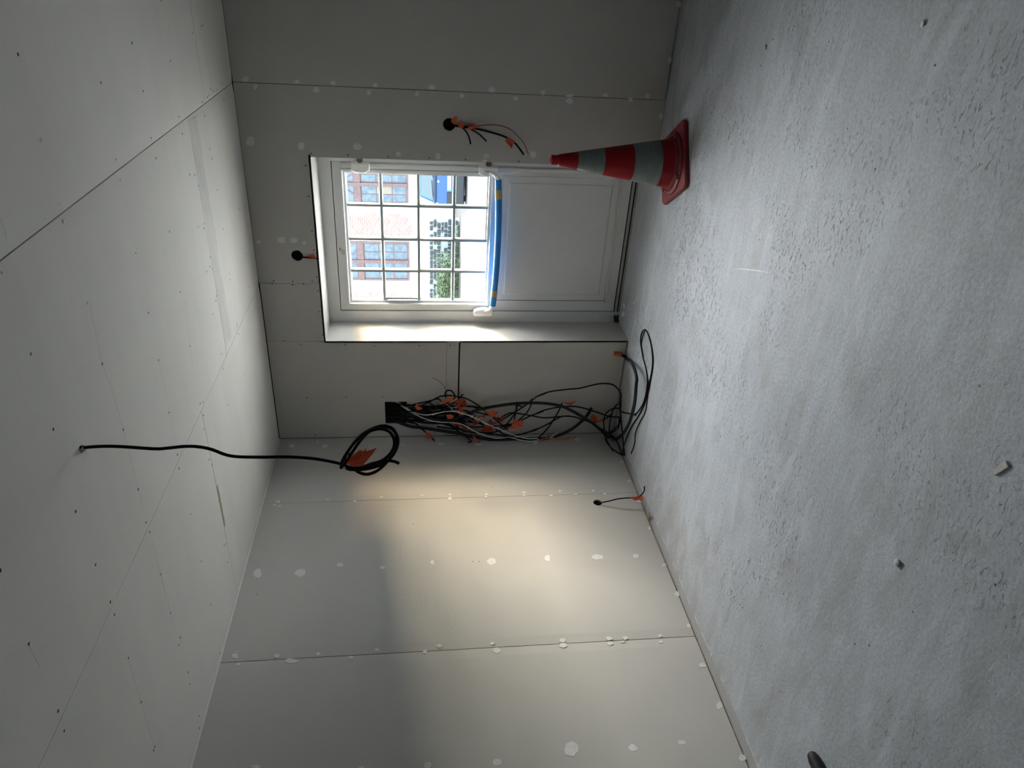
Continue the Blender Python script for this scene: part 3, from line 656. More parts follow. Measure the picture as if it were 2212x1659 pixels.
# conduits of the big bundle
ca = wp(P1([(300,520),(700,600),(1200,700),(1700,760)]), 0.01, 0.06, True)
ca += wp(P2([(60,690),(380,580),(550,510),(800,450),(1100,400),(1400,360),(1700,340),(2000,335)]), 0.06, 0.07)
ca += wp(P3([(100,612),(300,630),(530,670),(700,740),(900,850),(1100,970),(1250,1090),(1380,1210)]), 0.07, 0.13)
ca += [pf(*P3([(1490,1290)])[0], 0.03), pf(*P3([(1590,1290)])[0], 0.03), pf(*P3([(1700,1200)])[0], 0.035), pf(*P3([(1800,1050)])[0], 0.05), pf(*P3([(1870,860)])[0], 0.06), pf(*P3([(1930,600)])[0], 0.06), pf(*P3([(1955,300)])[0], 0.06), pf(*P4([(345,760)])[0], 0.055), pf(*P4([(312,645)])[0], 0.05), pw(*P4([(262,575)])[0], 0.06), pw(*P4([(200,540)])[0], 0.03), pw(*P4([(125,522)])[0], 0.002)]
rA, PA = cable('conduit', ca, 0.0112, CONDUIT, 'thick slate conduit looping over the floor corner, its orange taped end in the wall', cat='conduit', n=12, wraps=((0.972, 1.0, TAPE),))
rib = MB()
cb = wp(P1([(350,760),(700,890),(1000,930),(1300,975),(1600,1020),(1900,1060)]), 0.01, 0.06, True)
cb += wp(P2([(300,1110),(700,1180),(1000,1220),(1400,1258),(1600,1255),(1900,1230)]), 0.07, 0.08)
cb += wp(P3([(200,1290),(480,1230),(650,1160),(800,1070),(930,960),(1040,840),(1112,712)]), 0.08, 0.06)
rB, PB = cable('conduit', cb, 0.0118, CONDUIT, 'thick slate conduit whose open end sticks up at the bottom of the bundle', cat='conduit', n=12)
dr = (PB[-1] - PB[-2]).normalized(); obj('conduit_mouth', MB().disc(PB[-1] + dr * 0.0008, dr.orthogonal().normalized(), dr.cross(dr.orthogonal()).normalized(), 0.008, 14), BLACK, rB)

# white cables
w2 = wp(P1([(400,320),(600,460),(800,580),(1000,680),(1200,750),(1400,790),(1700,810),(1930,840)]), 0.02, 0.11, True) + wp(P2([(280,890),(400,960),(560,1040),(720,1100),(900,1160),(1080,1180),(1300,1155),(1450,1185),(1600,1225),(1800,1250),(2020,1240)]), 0.12, 0.13)
rW2, _ = cable('white_cable', w2, 0.0032, WCABLE, 'lower white cable of the wall bundle, ending in twisted orange tape')
w0 = wp(P1([(450,320),(650,460),(850,570),(1000,610),(1150,620),(1350,590),(1550,545),(1750,540),(1950,575)]), 0.02, 0.11, True) + wp(P2([(380,640),(600,740),(800,840),(1000,930),(1180,1000),(1400,1090),(1600,1150),(1780,1190),(1980,1190),(2040,1225)]), 0.13, 0.135)
rW0, _ = cable('white_cable', w0, 0.0034, WCABLE, 'upper bright white cable of the wall bundle, knotted halfway')
obj('bare_end', MB().tube([pw(*p_, 0.13) for p_ in P3([(320, 1275), (475, 1180)])], 0.0032, 8), WCABLE, rW0, smooth=True)
strip = P3([(110,1332),(280,1275),(450,1285),(560,1302),(700,1272),(825,1258)])
sp = spline([pw(x, y, 0.13) for x, y in strip], 8)
mb = MB().tube([p + V((random.uniform(-.002, .002), random.uniform(-.002, .002), random.uniform(-.002, .002))) for p in sp], [random.uniform(0.003, 0.0085) for _ in sp], 6)
obj('tape_strip', mb, TAPE, rW2)
sw = wp(P1([(1560,345),(1680,430),(1760,520),(1850,510),(1960,605),(2050,600),(2170,660)]), 0.13) + wp(P2([(440,690),(480,630),(430,640),(500,690),(540,660),(520,720),(590,720),(690,675)]), 0.135)
rS, _ = cable('silver_wire', sw, 0.0016, SWIRE, 'thin crinkled silver wire knotted round the white cable, orange flag on top', cat='wire', n=6)
obj('wire_tail', MB().tube([pw(*p_, 0.137) for p_ in P2([(590, 720), (585, 760), (570, 797)])], 0.0014, 6), SWIRE, rS)
flag(rS, P1([(1460,275),(1580,265),(1650,215),(1745,165),(1758,275),(1700,320),(1600,310),(1545,350)]), pw, 0.13, TAPE, 0.008)

# named black cables of the bundle
r, _ = cable('black_cable', wp(P1([(300,470),(900,430),(1400,200),(1500,170),(1700,160)]), 0.01, 0.07, True) + wp(P2([(100,190),(250,215),(400,280),(550,370),(680,460),(800,560),(930,680),(1100,820),(1240,930),(1295,975)]), 0.08, 0.10), 0.0052, CABLE, 'black cable arching over the bundle with an orange flag at its middle', wraps=((0.72, 0.82, TAPE),))
flag(r, P2([(815,550),(900,498),(1000,525),(1085,545),(1020,600),(960,665),(925,680)]), pw, 0.11)
r, _ = cable('black_cable', wp(P1([(300,500),(900,480),(1500,380),(1750,260)]), 0.01, 0.06, True) + wp(P1([(1800,170),(1740,70),(1660,35),(1590,60),(1565,130),(1580,200)]), 0.06, 0.04), 0.0052, CABLE, 'black cable making a small round loop at the top of the bundle')
r, _ = cable('black_cable', wp(P1([(250,600),(900,560),(1500,420),(1850,300)]) + P2([(140, 225), (222, 133)]), 0.01, 0.09, True), 0.0052, CABLE, 'black cable whose stub points up beside the big red-orange flag')
flag(r, P1([(1780,300),(1850,250),(1950,222),(2040,245),(2065,300),(2080,400),(2105,425),(2000,430),(1940,400),(1900,450),(1790,430),(1830,340)]), pw, 0.085, TAPE_D)
r, _ = cable('red_wire', wp(P1([(300,560),(900,520),(1300,420),(1560,250),(1610,130)]) + T3([(545, 362), (520, 330), (490, 310), (457, 293)]), 0.01, 0.04, True), 0.0017, RWIRE, 'thin dark red wire sticking out above the bundle, end free', cat='wire', n=6)
# light-edged cable that climbs, folds over and runs down to the floor coil
c7 = wp(P1([(300,700),(900,780),(1500,830)]), 0.02, 0.08, True) + wp(P2([(300,1020),(620,1040),(800,1050),(950,1040),(1050,1010),(1130,990),(1280,920),(1420,840),(1560,740),(1720,600),(1820,450),(1868,330),(1862,235)]), 0.10, 0.14)
r, _ = cable('black_cable', c7, 0.0052, CABLE, 'black cable rising to a sharp fold above the conduit, bright orange flag on it', wraps=((0.70, 0.76, TAPE),))
flag(r, P2([(1410,830),(1440,730),(1600,750),(1690,770),(1640,850),(1660,900),(1560,900),(1480,870)]), pw, 0.125)
flag(r, P2([(1290,932),(1430,872),(1500,880),(1570,930),(1540,965),(1300,950)]), pw, 0.13)
c8 = wp(P2([(1830,300),(1890,262),(2000,180),(2200,104)]), 0.10, 0.06) + wp(P3([(100,490),(300,410),(600,365),(900,335),(1150,275),(1300,250),(1450,255),(1550,290),(1640,390),(1700,520)]), 0.05, 0.05) + wp(P3([(1720,590),(1770,670),(1830,770)]), 0.06, 0.10) + [pf(*P3([(1900, 830)])[0], 0.006), pf(*P3([(1950, 830)])[0], 0.006)]
cable('black_cable', c8, 0.0052, CABLE, 'black cable bowing widest over the bare board before dropping to the floor coil')
c9 = wp(P2([(1100,930),(1300,870),(1620,745),(1850,640),(2150,530)]), 0.05) + wp(P3([(60,825),(200,760),(400,710),(530,695),(700,680),(870,690),(1060,740),(1250,800),(1440,870),(1640,885),(1720,915),(1710,1000),(1600,1105),(1470,1195)]), 0.05, 0.12)
r, _ = cable('black_cable', c9, 0.0052, CABLE, 'black cable passing behind the open conduit end into the floor coil')
c10 = wp(P2([(1150,670),(1300,590),(1400,575),(1550,590),(1800,630),(2000,670)]), 0.05) + wp(P3([(60,870),(220,895),(400,885),(600,865),(800,880),(1000,950),(1150,985),(1250,965),(1400,900),(1480,840)]), 0.05, 0.09)
r, _ = cable('black_cable', c10, 0.0052, CABLE, 'black cable running level below the conduit, square orange flag at its lower end', wraps=((0.82, 0.9, TAPE),))
flag(r, P3([(1090,900),(1130,822),(1220,880),(1215,975),(1150,968)]), pw, 0.07, TAPE, 0.004)
c11 = wp(P2([(1000,960),(1300,1130),(1540,1100),(1800,1030),(2000,950)]), 0.05) + wp(P3([(0,1150),(200,1060),(350,980),(450,920),(560,870),(700,860)]), 0.05)
cable('black_cable', c11, 0.0052, CABLE, 'black cable crossing the board diagonally below the big conduit arch')
r, _ = cable('black_cable', wp(P2([(1700,1225),(1900,1215)]) + P3([(110,1275),(200,1190),(300,1080),(420,900),(520,720),(555,615)]), 0.09, 0.04), 0.0052, CABLE, 'steep black cable from the twisted tape up to a ragged orange flag')
flag(r, P3([(560,595),(600,600),(640,610),(730,605),(820,575),(815,595),(745,640),(740,668),(650,640)]), pw, 0.03, TAPE, 0.006)
cable('black_cable', wp(P2([(1180,720),(1400,590),(1600,470),(1720,390),(1835,292)]), 0.06, 0.04), 0.0052, CABLE, 'black cable slanting up behind the conduit arch')
cable('black_cable', wp(P2([(1245,875),(1400,680),(1490,520),(1512,420),(1505,315)]), 0.06, 0.09), 0.0052, CABLE, 'black cable standing nearly upright across the conduit arch')
cable('black_cable', wp(P2([(1445,740),(1475,600),(1495,470),(1500,400),(1550,402),(1668,440)]), 0.05, 0.06), 0.0052, CABLE, 'short black cable hooked to the side under the conduit arch')
r, _ = cable('black_cable', wp(P1([(600,780),(860,830),(950,920),(1080,1020),(1200,1140),(1270,1190),(1310,1245)]), 0.04, 0.08, True), 0.0052, CABLE, 'black cable end poking left out of the bundle with an orange flag', wraps=((0.66, 0.85, TAPE),))
flag(r, P1([(1090,1020),(1210,1065),(1240,1110),(1330,1100),(1310,1140),(1230,1150),(1190,1190),(1120,1190)]), pw, 0.085)
r, _ = cable('black_cable', wp(P2([(-700,560),(-300,760),(0,940),(210,1080),(350,1185),(425,1260),(400,1290),(340,1315)]), 0.04, 0.10), 0.0052, CABLE, 'black cable with a hooked bare end below an orange wrap', wraps=((0.62, 0.74, TAPE),))
r, _ = cable('black_cable', wp(P2([(-600,330),(-150,560),(100,680),(240,810),(300,880),(380,980),(420,1080),(450,1130)]), 0.05, 0.10), 0.0052, CABLE, 'black cable ending in a long hanging ribbon of orange tape', wraps=((0.76, 0.86, TAPE),))
flag(r, P2([(440,1100),(480,1110),(600,1260),(720,1340),(740,1365),(720,1388),(650,1365),(560,1270),(480,1200)]), pw, 0.10, TAPE, 0.006)
flag(r, P2([(300,850),(345,890),(400,880),(370,920),(390,975),(350,980)]), pw, 0.105, TAPE, 0.004)
r, _ = cable('black_cable', wp(P2([(-200,640),(300,860),(500,910),(800,905),(1100,880),(1400,840)]), 0.05, 0.08), 0.0052, CABLE, 'black cable through the middle of the bundle with broad dark orange tape')
flag(r, P2([(650,1010),(690,930),(760,870),(850,880),(960,960),(930,1020),(760,1030)]), pw, 0.09, TAPE_D)
flag(r, P2([(790,810),(850,760),(890,735),(920,790),(960,830),(1020,790),(1060,800),(970,850),(880,860)]), pw, 0.085, TAPE_D)
r, _ = cable('black_cable', wp(P2([(400,560),(560,560),(700,590),(870,640),(1000,690),(1100,720)]), 0.05, 0.08), 0.0052, CABLE, 'black cable ending behind a rounded dark orange flag')
flag(r, P2([(980,690),(1040,672),(1170,685),(1190,740),(1160,790),(1060,790)]), pw, 0.085, TAPE_D)
flag(r, P2([(530,660),(640,650),(740,625),(790,640),(720,690),(600,690)]), pw, 0.08, TAPE_D, 0.005)
cable('black_cable', wp(P2([(600,1040),(980,1090),(1200,1130),(1400,1190),(1520,1280),(1650,1310),(1800,1310),(1920,1280)]), 0.06, 0.09), 0.0052, CABLE, 'lowest black cable sagging under the white cables')
r, _ = cable('black_cable', wp(P2([(-400,900),(0,960),(180,960),(330,1020),(520,1050)]), 0.05, 0.08), 0.0052, CABLE, 'black cable with a dark red tape patch below the white cable')
flag(r, P2([(165,940),(230,935),(330,1010),(300,1040),(200,1030)]), pw, 0.085, TAPE_D)
r, _ = cable('black_cable', wp(P1([(300,420),(700,400),(900,350),(1150,300),(1370,240),(1450,270),(1600,350)]), 0.02, 0.07, True), 0.0052, CABLE, 'topmost black cable of the bundle with a bent orange flag near the opening')
flag(r, P1([(850,400),(890,340),(920,360),(945,420),(1025,468),(915,515),(845,450)]), pw, 0.08)
# the dense middle: cables no one could tell apart
for i in range(16):
    t = (i + 0.5) / 16; y0 = 350 + 460 * t; y1 = 430 + 430 * ((i * 7) % 16) / 16
    d = 0.02 + 0.05 * ((i * 5) % 16) / 16; xe = 1500 + 800 * random.random()
    L = P1([(140 + 40 * random.random(), y0), (420, y0 + (y1 - y0) * 0.2 + random.uniform(-25, 25)), (800, y0 + (y1 - y0) * 0.5 + random.uniform(-35, 35)), (1200, y1 + random.uniform(-40, 40)), (xe, y1 + random.uniform(-40, 60)), (xe + 300, y1 + 120 + random.uniform(-60, 90))])
    P_ = wp(L, 0.0, d, True); P_[3].y = -0.008; P_[4].y = -d * 0.7
    r, _ = cable('black_cable', P_, random.choice((0.005, 0.0056, 0.0062)), CABLE, 'thin black cable lost in the dense bundle hanging from the square wall opening', 'cables in the dense middle of the bundle', n=7)
    if i in (3, 6, 9, 11, 14):
        x, y = L[4]; w_ = random.uniform(5, 9); flag(r, [(x - w_, y - 4), (x + 2, y - 5), (x + w_, y - 1), (x + w_ * 0.7, y + 4), (x - w_ * 0.6, y + 5)], pw, d + 0.02, TAPE_D if i % 2 else TAPE, 0.006)

# coil standing in the corner and the long loop on the floor
def cl(L):
    return [pw(px, py, 0.04 + 0.30 * max(0, (oy - 600)) / 1000) for (px, py), (ox, oy) in zip(P3(L), L)]
loopa = [(1360,1150),(1345,950),(1400,800),(1530,722),(1700,722),(1800,800),(1880,950),(1912,1150),(1900,1350),(1850,1530),(1750,1596),(1650,1575),(1500,1470),(1390,1330),(1372,1200),(1440,1170),(1460,1000),(1490,840),(1530,730),(1600,640),(1680,597),(1725,640),(1715,760),(1690,880),(1620,1030),(1480,1160),(1420,1182)]
r, _ = cable('coiled_cable', cl(loopa), 0.0046, CABLE, 'loose round coil of black cable standing in the floor corner under the bundle', wraps=((0.735, 0.765, TAPE),))
cable('coiled_cable', cl([(1300,1100),(1440,1190),(1550,1270),(1620,1390),(1690,1600)]), 0.005, CABLE, 'straight black cable end leaning against the left wall behind the floor coil')
cable('coiled_cable', cl([(1480,1190),(1400,1290),(1450,1400),(1525,1535)]), 0.0036, CABLE, 'short black cable end hanging inside the floor coil')
k1 = P4([(205,1540),(215,1460),(240,1380),(290,1260),(380,1120),(450,950),(490,760),(510,620),(500,480),(470,350),(430,285),(395,330),(388,420),(410,560),(445,700),(452,850),(420,1000),(370,1090),(330,1130)])
cable('floor_cable', [pf(x, y, 0.004 + 0.03 * max(0, 1 - i / 3)) for i, (x, y) in enumerate(k1)], 0.0044, CABLE, 'long narrow loop of black cable lying on the floor beside the wall corner')
k2 = P4([(290,1520),(325,1420),(335,1310),(380,1200),(430,1110),(452,980),(462,860),(450,720),(420,600),(398,480),(396,400),(432,296),(466,352),(495,480),(503,620),(483,760),(440,950)])
cable('floor_cable', [pf(x, y, 0.0042) for x, y in k2], 0.0036, CABLE, 'thinner black cable paired inside the long floor loop')

# square wall opening: flat black sheet painted in for the shade of the cavity
ob = struct(obj('cavity_shade_sheet', MB().box((bx0 - 0.03, 0.050, bz0 - 0.03), (bx1 + 0.03, 0.055, bz1 + 0.03)), BLACK)); del ob['kind']
ob.parent = wall_back
# ------------------------------------------------------------------ bits on the floor
p = pf(2165, 1012); d1 = (pf(2180, 1003) - pf(2150, 1026)); d1.z = 0; L_ = d1.length; d1.normalize(); s1 = V((-d1.y, d1.x, 0))
ch = MB().prism([p - d1 * L_ * .5 - s1 * .006, p + d1 * L_ * .45 - s1 * .010, p + d1 * L_ * .5 + s1 * .008, p + s1 * .010, p - d1 * L_ * .5 + s1 * .005], (0, 0, 0.006))
tag(obj('plaster_offcut', ch, CHIP, bevel=0.002), 'small oblong grey plaster offcut lying on the bare screed at the right of the photo', 'debris')
p = pf(1941, 1216)
def crumb(p, s):
    bm = bmesh.new(); bmesh.ops.create_icosphere(bm, subdivisions=2, radius=s)
    mb = MB(); mb.add([V((v.co.x * 1.4, v.co.y, v.co.z * 0.6)) * (1 + 0.35 * noise.noise(v.co / s + p * 9)) + p + V((0, 0, s * 0.4)) for v in bm.verts], [tuple(v.index for v in f.verts) for f in bm.faces]); bm.free(); return mb
tag(obj('plaster_crumb', crumb(p, 0.011), COMPOUND, smooth=True), 'largest white plaster crumb on the open floor, lower right of the photo', 'debris')
p = pf(1655, 102); tag(obj('plaster_crumb', crumb(p, 0.008), COMPOUND, smooth=True), 'white plaster crumb on the floor behind the cone, near the top edge of the photo', 'debris')
p = pf(1995, 52); tag(obj('plaster_crumb', crumb(p, 0.007), COMPOUND, smooth=True), 'white plaster crumb at the top right of the photo, far from the walls', 'debris')
a = pf(1402, 1106, 0.03); b = pf(1401, 1121, 0.004)
tag(obj('wood_splinter', MB().tube([clampp(b, .006), clampp((a + b) / 2, .006), clampp(a, .006)], [0.0085, 0.008, 0.005], 6), WOOD), 'pale yellowish splinter stuck at the foot of the left wall', 'debris')
for i, (x, y, wx, wy) in enumerate(((1349, 660, 5, 16), (1347, 679, 8, 17), (1371, 655, 4, 6))):
    c = pf(x, y); ux = (pf(x + 1, y) - c) * wx / 2; uy = (pf(x, y + 1) - c) * wy / 2; N = 11
    vs = [c + (ux * math.cos(2 * PI * k / N) + uy * math.sin(2 * PI * k / N)) * random.uniform(0.6, 1.15) + V((0, 0, 0.0002)) for k in range(N)]
    o = obj('plaster_flake', MB().prism(vs, (0, 0, 0.002)), COMPOUND)
    tag(o, ('long white plaster flake on the floor by the door frame corner', 'broadest white plaster flake on the floor by the door frame corner', 'tiny white plaster flake on the floor in front of the door')[i], 'debris')
a = [pf(1585, 580), pf(1612, 582), pf(1640, 585), pf(1662, 589)]; mb = MB()
for p, q_, w0_, w1_ in zip(a, a[1:], (0.001, 0.003, 0.0035), (0.003, 0.0035, 0.001)):
    s_ = (q_ - p).cross(Z_).normalized(); z_ = Z_ * 0.0006; mb.add([p - s_ * w0_ + z_, q_ - s_ * w1_ + z_, q_ + s_ * w1_ + z_, p + s_ * w0_ + z_], [(0, 1, 2, 3)])
obj('plaster_smear', mb, COMPOUND, floor)
# dark rounded duct end reaching into the picture at the lower edge
a = pf(1757, 1632, 0.02); b = pf(1800, 1730, 0.03)
tt = (b - a).normalized()
pp_ = [a - tt * 0.012, a - tt * 0.004, a + tt * 0.02, b, b + tt * 0.25]
tag(obj('black_duct', MB().tube([V((q_.x, q_.y, 0.0245)) for q_ in pp_], [0.010, 0.018, 0.024, 0.024, 0.024], 16), BLACK, smooth=True), 'blunt black duct end lying on the floor at the bottom edge of the photo', 'duct')

# ------------------------------------------------------------------ outside: street, facade, car, wall, shrub
GRAVEL = mat('pale_gravel', (0.075, 0.071, 0.067), 0.9, 0.2, 0.35, 9, 0.4, 20, col2=(0.042, 0.034, 0.027))
BOUNCE = mat('pale_bounce_slab', (0.82, 0.81, 0.79), 0.85, 0.2, 0.1, 3)
PLASTER = mat('white_facade_plaster', (0.72, 0.72, 0.70), 0.9, 0.2, 0.06, 3)
FRAME = mat('brown_red_window_frame', (0.17, 0.105, 0.108), 0.6, 0.2, 0.35, 9)
PANE = mat('reflecting_pane', (0.055, 0.078, 0.120), 0.35, 0.3, 0.6, 5, col2=(0.12, 0.15, 0.19))
CURT = mat('curtain_cloth', (0.22, 0.18, 0.145), 0.9)
STONE = mat('rubble_stone', (0.07, 0.075, 0.08), 0.9, 0.2, 0.4, 9)
MORTAR = mat('pale_mortar', (0.30, 0.30, 0.29), 0.9)
GREEN = mat('shrub_leaf', (0.085, 0.115, 0.05), 0.7, 0.2, 0.5, 5)
GRASS = mat('pale_grass', (0.10, 0.115, 0.055), 0.8, 0.2, 0.4, 9)
CARB = mat('blue_car_paint', (0.006, 0.055, 0.24), 0.35, 0.4)
CARK = mat('black_car_plastic', (0.03, 0.03, 0.035), 0.6, 0.3, 0.3, 60)
CARG = mat('car_windscreen', (0.07, 0.085, 0.085), 0.35, 0.35)
PLATE = mat('white_plate', (0.62, 0.63, 0.65), 0.5)
def brick_mat():
    M = D.materials.new('facade_brick'); M.use_nodes = True; n = M.node_tree.nodes; l = M.node_tree.links; b = n['Principled BSDF']
    tc = n.new('ShaderNodeTexCoord'); mp = n.new('ShaderNodeMapping'); mp.inputs['Rotation'].default_value = (PI / 2, 0, 0)
    l.new(tc.outputs['Object'], mp.inputs[0]); br = n.new('ShaderNodeTexBrick'); l.new(mp.outputs[0], br.inputs['Vector'])
    br.inputs['Color1'].default_value = (0.30, 0.175, 0.155, 1); br.inputs['Color2'].default_value = (0.20, 0.135, 0.125, 1); br.inputs['Mortar'].default_value = (0.36, 0.31, 0.29, 1)
    br.inputs['Scale'].default_value = 1.0; br.inputs['Brick Width'].default_value = 0.23; br.inputs['Row Height'].default_value = 0.085; br.inputs['Mortar Size'].default_value = 0.012
    l.new(br.outputs['Color'], b.inputs['Base Color']); b.inputs['Roughness'].default_value = 0.9; return M
BRICK = brick_mat()

ground = struct(obj('ground', MB().box((-40, 0.42, -0.3), (40, 60, -0.02)), GRAVEL))
bounce_slab = struct(obj('bounce_slab', MB().box((-8, 0.42, -0.02), (14, 8.0, -0.004)), BOUNCE), 'unseen pale slab added outside the door to bounce daylight inside')  # out of view, added to throw daylight up onto the ceiling
FYF = 26.0
house = tag(empty('facade_building', (-8, FYF, 0)), 'pale plastered house with brick piers and red-brown windows across the street', 'building')
obj('wall', MB().box((-26, FYF, -0.02), (34, FYF + 6, 5.4)), PLASTER, house)
obj('plinth', MB().box((-26, FYF - 0.12, -0.02), (34, FYF, 1.42)), PLASTER, house)
obj('sill_course', MB().box((-26, FYF - 0.16, 1.56), (34, FYF, 1.66)), PLASTER, house)
for cx in (-7.32, -10.95, -14.6, -3.7):
    pi = obj('brick_pier', MB().box((cx - 0.55, FYF - 0.03, 1.72), (cx + 0.55, FYF, 6.0)), BRICK, house)
    z = 1.72; k = 0
    while z < 5.9:
        w_ = 0.17 if k % 2 == 0 else 0.0
        if w_:
            for s_ in (-1, 1): obj('quoin', MB().box((cx + s_ * 0.55 - (0 if s_ < 0 else w_ * .9), FYF - 0.06, z), (cx + s_ * 0.55 + (w_ * .9 if s_ < 0 else 0), FYF, z + 0.46)), PLASTER, pi)
        z += 0.48; k += 1
def facade_window(x0, x1, z0, z1, ztr, curtain=False):
    w = obj('window', MB().box((x0, FYF - 0.02, z0), (x1, FYF - 0.005, z1)), FRAME, house)
    xm = (x0 + x1) / 2; t = 0.075
    fr = MB(); dd = 0.0
    for a, b in (((x0 - .02, z0), (x0 + t, z1)), ((x1 - t, z0), (x1 + .02, z1)), ((x0, z0 - .02), (x1, z0 + t * .7)), ((x0, z1 - t), (x1, z1)), ((x0, ztr - 0.02), (x1, ztr + 0.26))):
        dd += 0.005; fr.box((a[0], FYF - 0.05 - dd, a[1]), (b[0], FYF - 0.004 - dd * 0.1, b[1]))
    fr.box((xm - t * 0.9, FYF - 0.10, z0 + .01), (xm + t * 0.9, FYF - 0.004, z1 - .01))
    obj('window_frame', fr, FRAME, w)
    for lx0, lx1 in ((x0 + t, xm - t * .9), (xm + t * .9, x1 - t)):
        mid = (lx0 + lx1) / 2
        zs = [z0 + 0.06, z0 + (ztr - z0) * 0.33, z0 + (ztr - z0) * 0.66, ztr - 0.04]
        for a, b in ((lx0, mid), (mid, lx1)):
            for k in range(3):
                obj('pane', MB().box((a + 0.02, FYF - 0.030, zs[k] + 0.02), (b - 0.02, FYF - 0.024, zs[k + 1] - 0.02)), CURT if (curtain and k == 1 and a == mid) else PANE, w)
        fan = [(lx0, ztr + 0.28), (lx1, ztr + 0.28), (lx1, z1 - 0.02), (lx0, z1 - 0.02)]
        obj('pane', MB().box((lx0, FYF - 0.030, ztr + 0.28), (lx1, FYF - 0.024, z1 - 0.09)), PANE, w)
        obj('glazing_bar', MB().tube([(lx0 if lx0 > xm else lx1, FYF - 0.035, z1 - 0.1), ((lx0 + lx1) / 2, FYF - 0.035, ztr + 0.28)], 0.018, 5), FRAME, w)
facade_window(-9.80, -8.03, 1.86, 4.75, 3.82)
facade_window(-6.36, -4.70, 1.86, 4.75, 3.82, True)
facade_window(-13.4, -11.6, 1.86, 4.75, 3.82)
facade_window(-2.9, -1.9, 1.86, 4.75, 3.82)

# rubble retaining wall
rw = tag(empty('stone_wall', (-9, 20.7, 0)), 'low rubble stone wall behind the green shrub across the street', 'wall')
obj('wall_core', MB().box((-16, 20.75, -0.02), (-5.3, 21.2, 1.05)), MORTAR, rw)
rs = MB(); random.seed(3)
z = 0.04
while z < 1.05:
    x = -11.5 + random.random() * 0.1; h_ = random.uniform(0.07, 0.12)
    while x < -5.35:
        w_ = random.uniform(0.09, 0.22)
        if random.random() < 0.82:
            zt = min(z + h_, 1.12); y0 = 20.75 - random.uniform(0.03, 0.07)
            rs.prism([(x, y0, z + random.uniform(0, .02)), (x + w_ * .5, y0, z), (x + w_, y0, z + random.uniform(0, .02)), (x + w_ - .01, y0, zt), (x + w_ * .4, y0, zt + random.uniform(-.01, .02)), (x + .01, y0, zt - .01)], (0, 0.08, 0))
        x += w_ + random.uniform(0.02, 0.06)
    z += h_ + 0.03
obj('rubble_stone', rs, STONE, rw, kind='stuff')
def leafy(name, c, rad, n, size, m_, label, cat, parent=None):
    mb = MB()
    for _ in range(n):
        d = V((random.gauss(0, 1), random.gauss(0, 1), random.gauss(0, 1))).normalized() * (random.random() ** 0.45)
        p = V((c[0] + d.x * rad[0], c[1] + d.y * rad[1], max(0.02, c[2] + d.z * rad[2] * (1 + 0.3 * noise.noise(V((d.x * 3, c[0], d.y * 3)))))))
        a = V((random.gauss(0, 1), random.gauss(0, 1), random.gauss(0, .6))).normalized() * size * random.uniform(.6, 1.3); b = a.orthogonal().normalized() * size * 0.3
        mb.add([p - a, p + b, p + a, p - b], [(0, 1, 2, 3)])
    return mb
sh = tag(empty('green_shrub', (-7.2, 19.9, 0)), 'leafy green shrub in front of the rubble wall', 'shrub')
obj('foliage', leafy('foliage', (-7.4, 19.85, 0.45), (0.9, 0.30, 0.40), 1500, 0.06, GREEN, '', ''), GREEN, sh, kind='stuff')
obj('foliage', leafy('foliage', (-6.5, 19.9, 0.42), (0.55, 0.25, 0.42), 420, 0.05, GREEN, '', ''), GREEN, sh, kind='stuff')
st_ = MB()
for k in range(9): st_.tube([(-7.8 + 0.18 * k, 19.85, -0.02), (-7.8 + 0.18 * k + random.uniform(-.15, .15), 19.85 + random.uniform(-.1, .1), 0.5 + random.random() * 0.4)], 0.012, 5)
obj('stem', st_, GREEN, sh, kind='stuff')
gs = MB()
for _ in range(1400):
    x = random.uniform(-10.5, -5.4); y = random.uniform(20.36, 20.64); h_ = random.uniform(.05, .16); a = random.random() * 6.28; e = V((math.cos(a), math.sin(a), 0)) * .015
    p = V((x, y, -0.02)); gs.add([p - e, p + e, p + V((random.gauss(0, .03), random.gauss(0, .03), h_))], [(0, 1, 2)])
o = tag(obj('grass_strip', gs, GRASS, kind='stuff'), 'thin strip of grass along the foot of the rubble wall', 'grass')

# blue car seen head-on
cx, cy = -3.02, 17.6
car = tag(empty('blue_car', (cx, cy + 2, 0)), 'blue car parked head-on across the street with a white number plate', 'car')
hw = 0.76
body = MB(); secs = []
def sec(y, zb, pts): return [(cx + x, cy + y, z) for x, z in pts]
prof = [(-0.02, 0.30, 0.90, 0.0), (0.10, 0.27, 0.93, 0.01), (0.9, 0.25, 1.00, 0.0), (3.6, 0.25, 1.02, 0.0), (4.0, 0.30, 0.95, 0.03)]
for y, zb, zt, ins in prof:
    w_ = hw - ins - (0.05 if y < 0.05 else 0)
    secs.append([(cx - w_, cy + y, zb + 0.05), (cx - w_, cy + y, zt - 0.12), (cx - w_ + 0.10, cy + y, zt), (cx + w_ - 0.10, cy + y, zt), (cx + w_, cy + y, zt - 0.12), (cx + w_, cy + y, zb + 0.05), (cx + w_ - 0.05, cy + y, zb), (cx - w_ + 0.05, cy + y, zb)])
vs = [p for s_ in secs for p in s_]; fs = []
for k in range(len(secs) - 1):
    for j in range(8): a = 8 * k + j; b = 8 * k + (j + 1) % 8; fs.append((a, b, b + 8, a + 8))
fs += [tuple(range(8))[::-1], tuple(range(8 * (len(secs) - 1), 8 * len(secs)))]
obj('body', body.add(vs, fs), CARB, car, bevel=0.03)
cab = MB(); cs = []
for y, z, w_ in ((0.12, 0.95, hw - 0.06), (0.45, 1.40, hw - 0.16), (1.9, 1.44, hw - 0.16), (3.5, 1.40, hw - 0.17), (3.9, 1.0, hw - 0.08)):
    cs.append([(cx - w_, cy + y, z), (cx + w_, cy + y, z)])
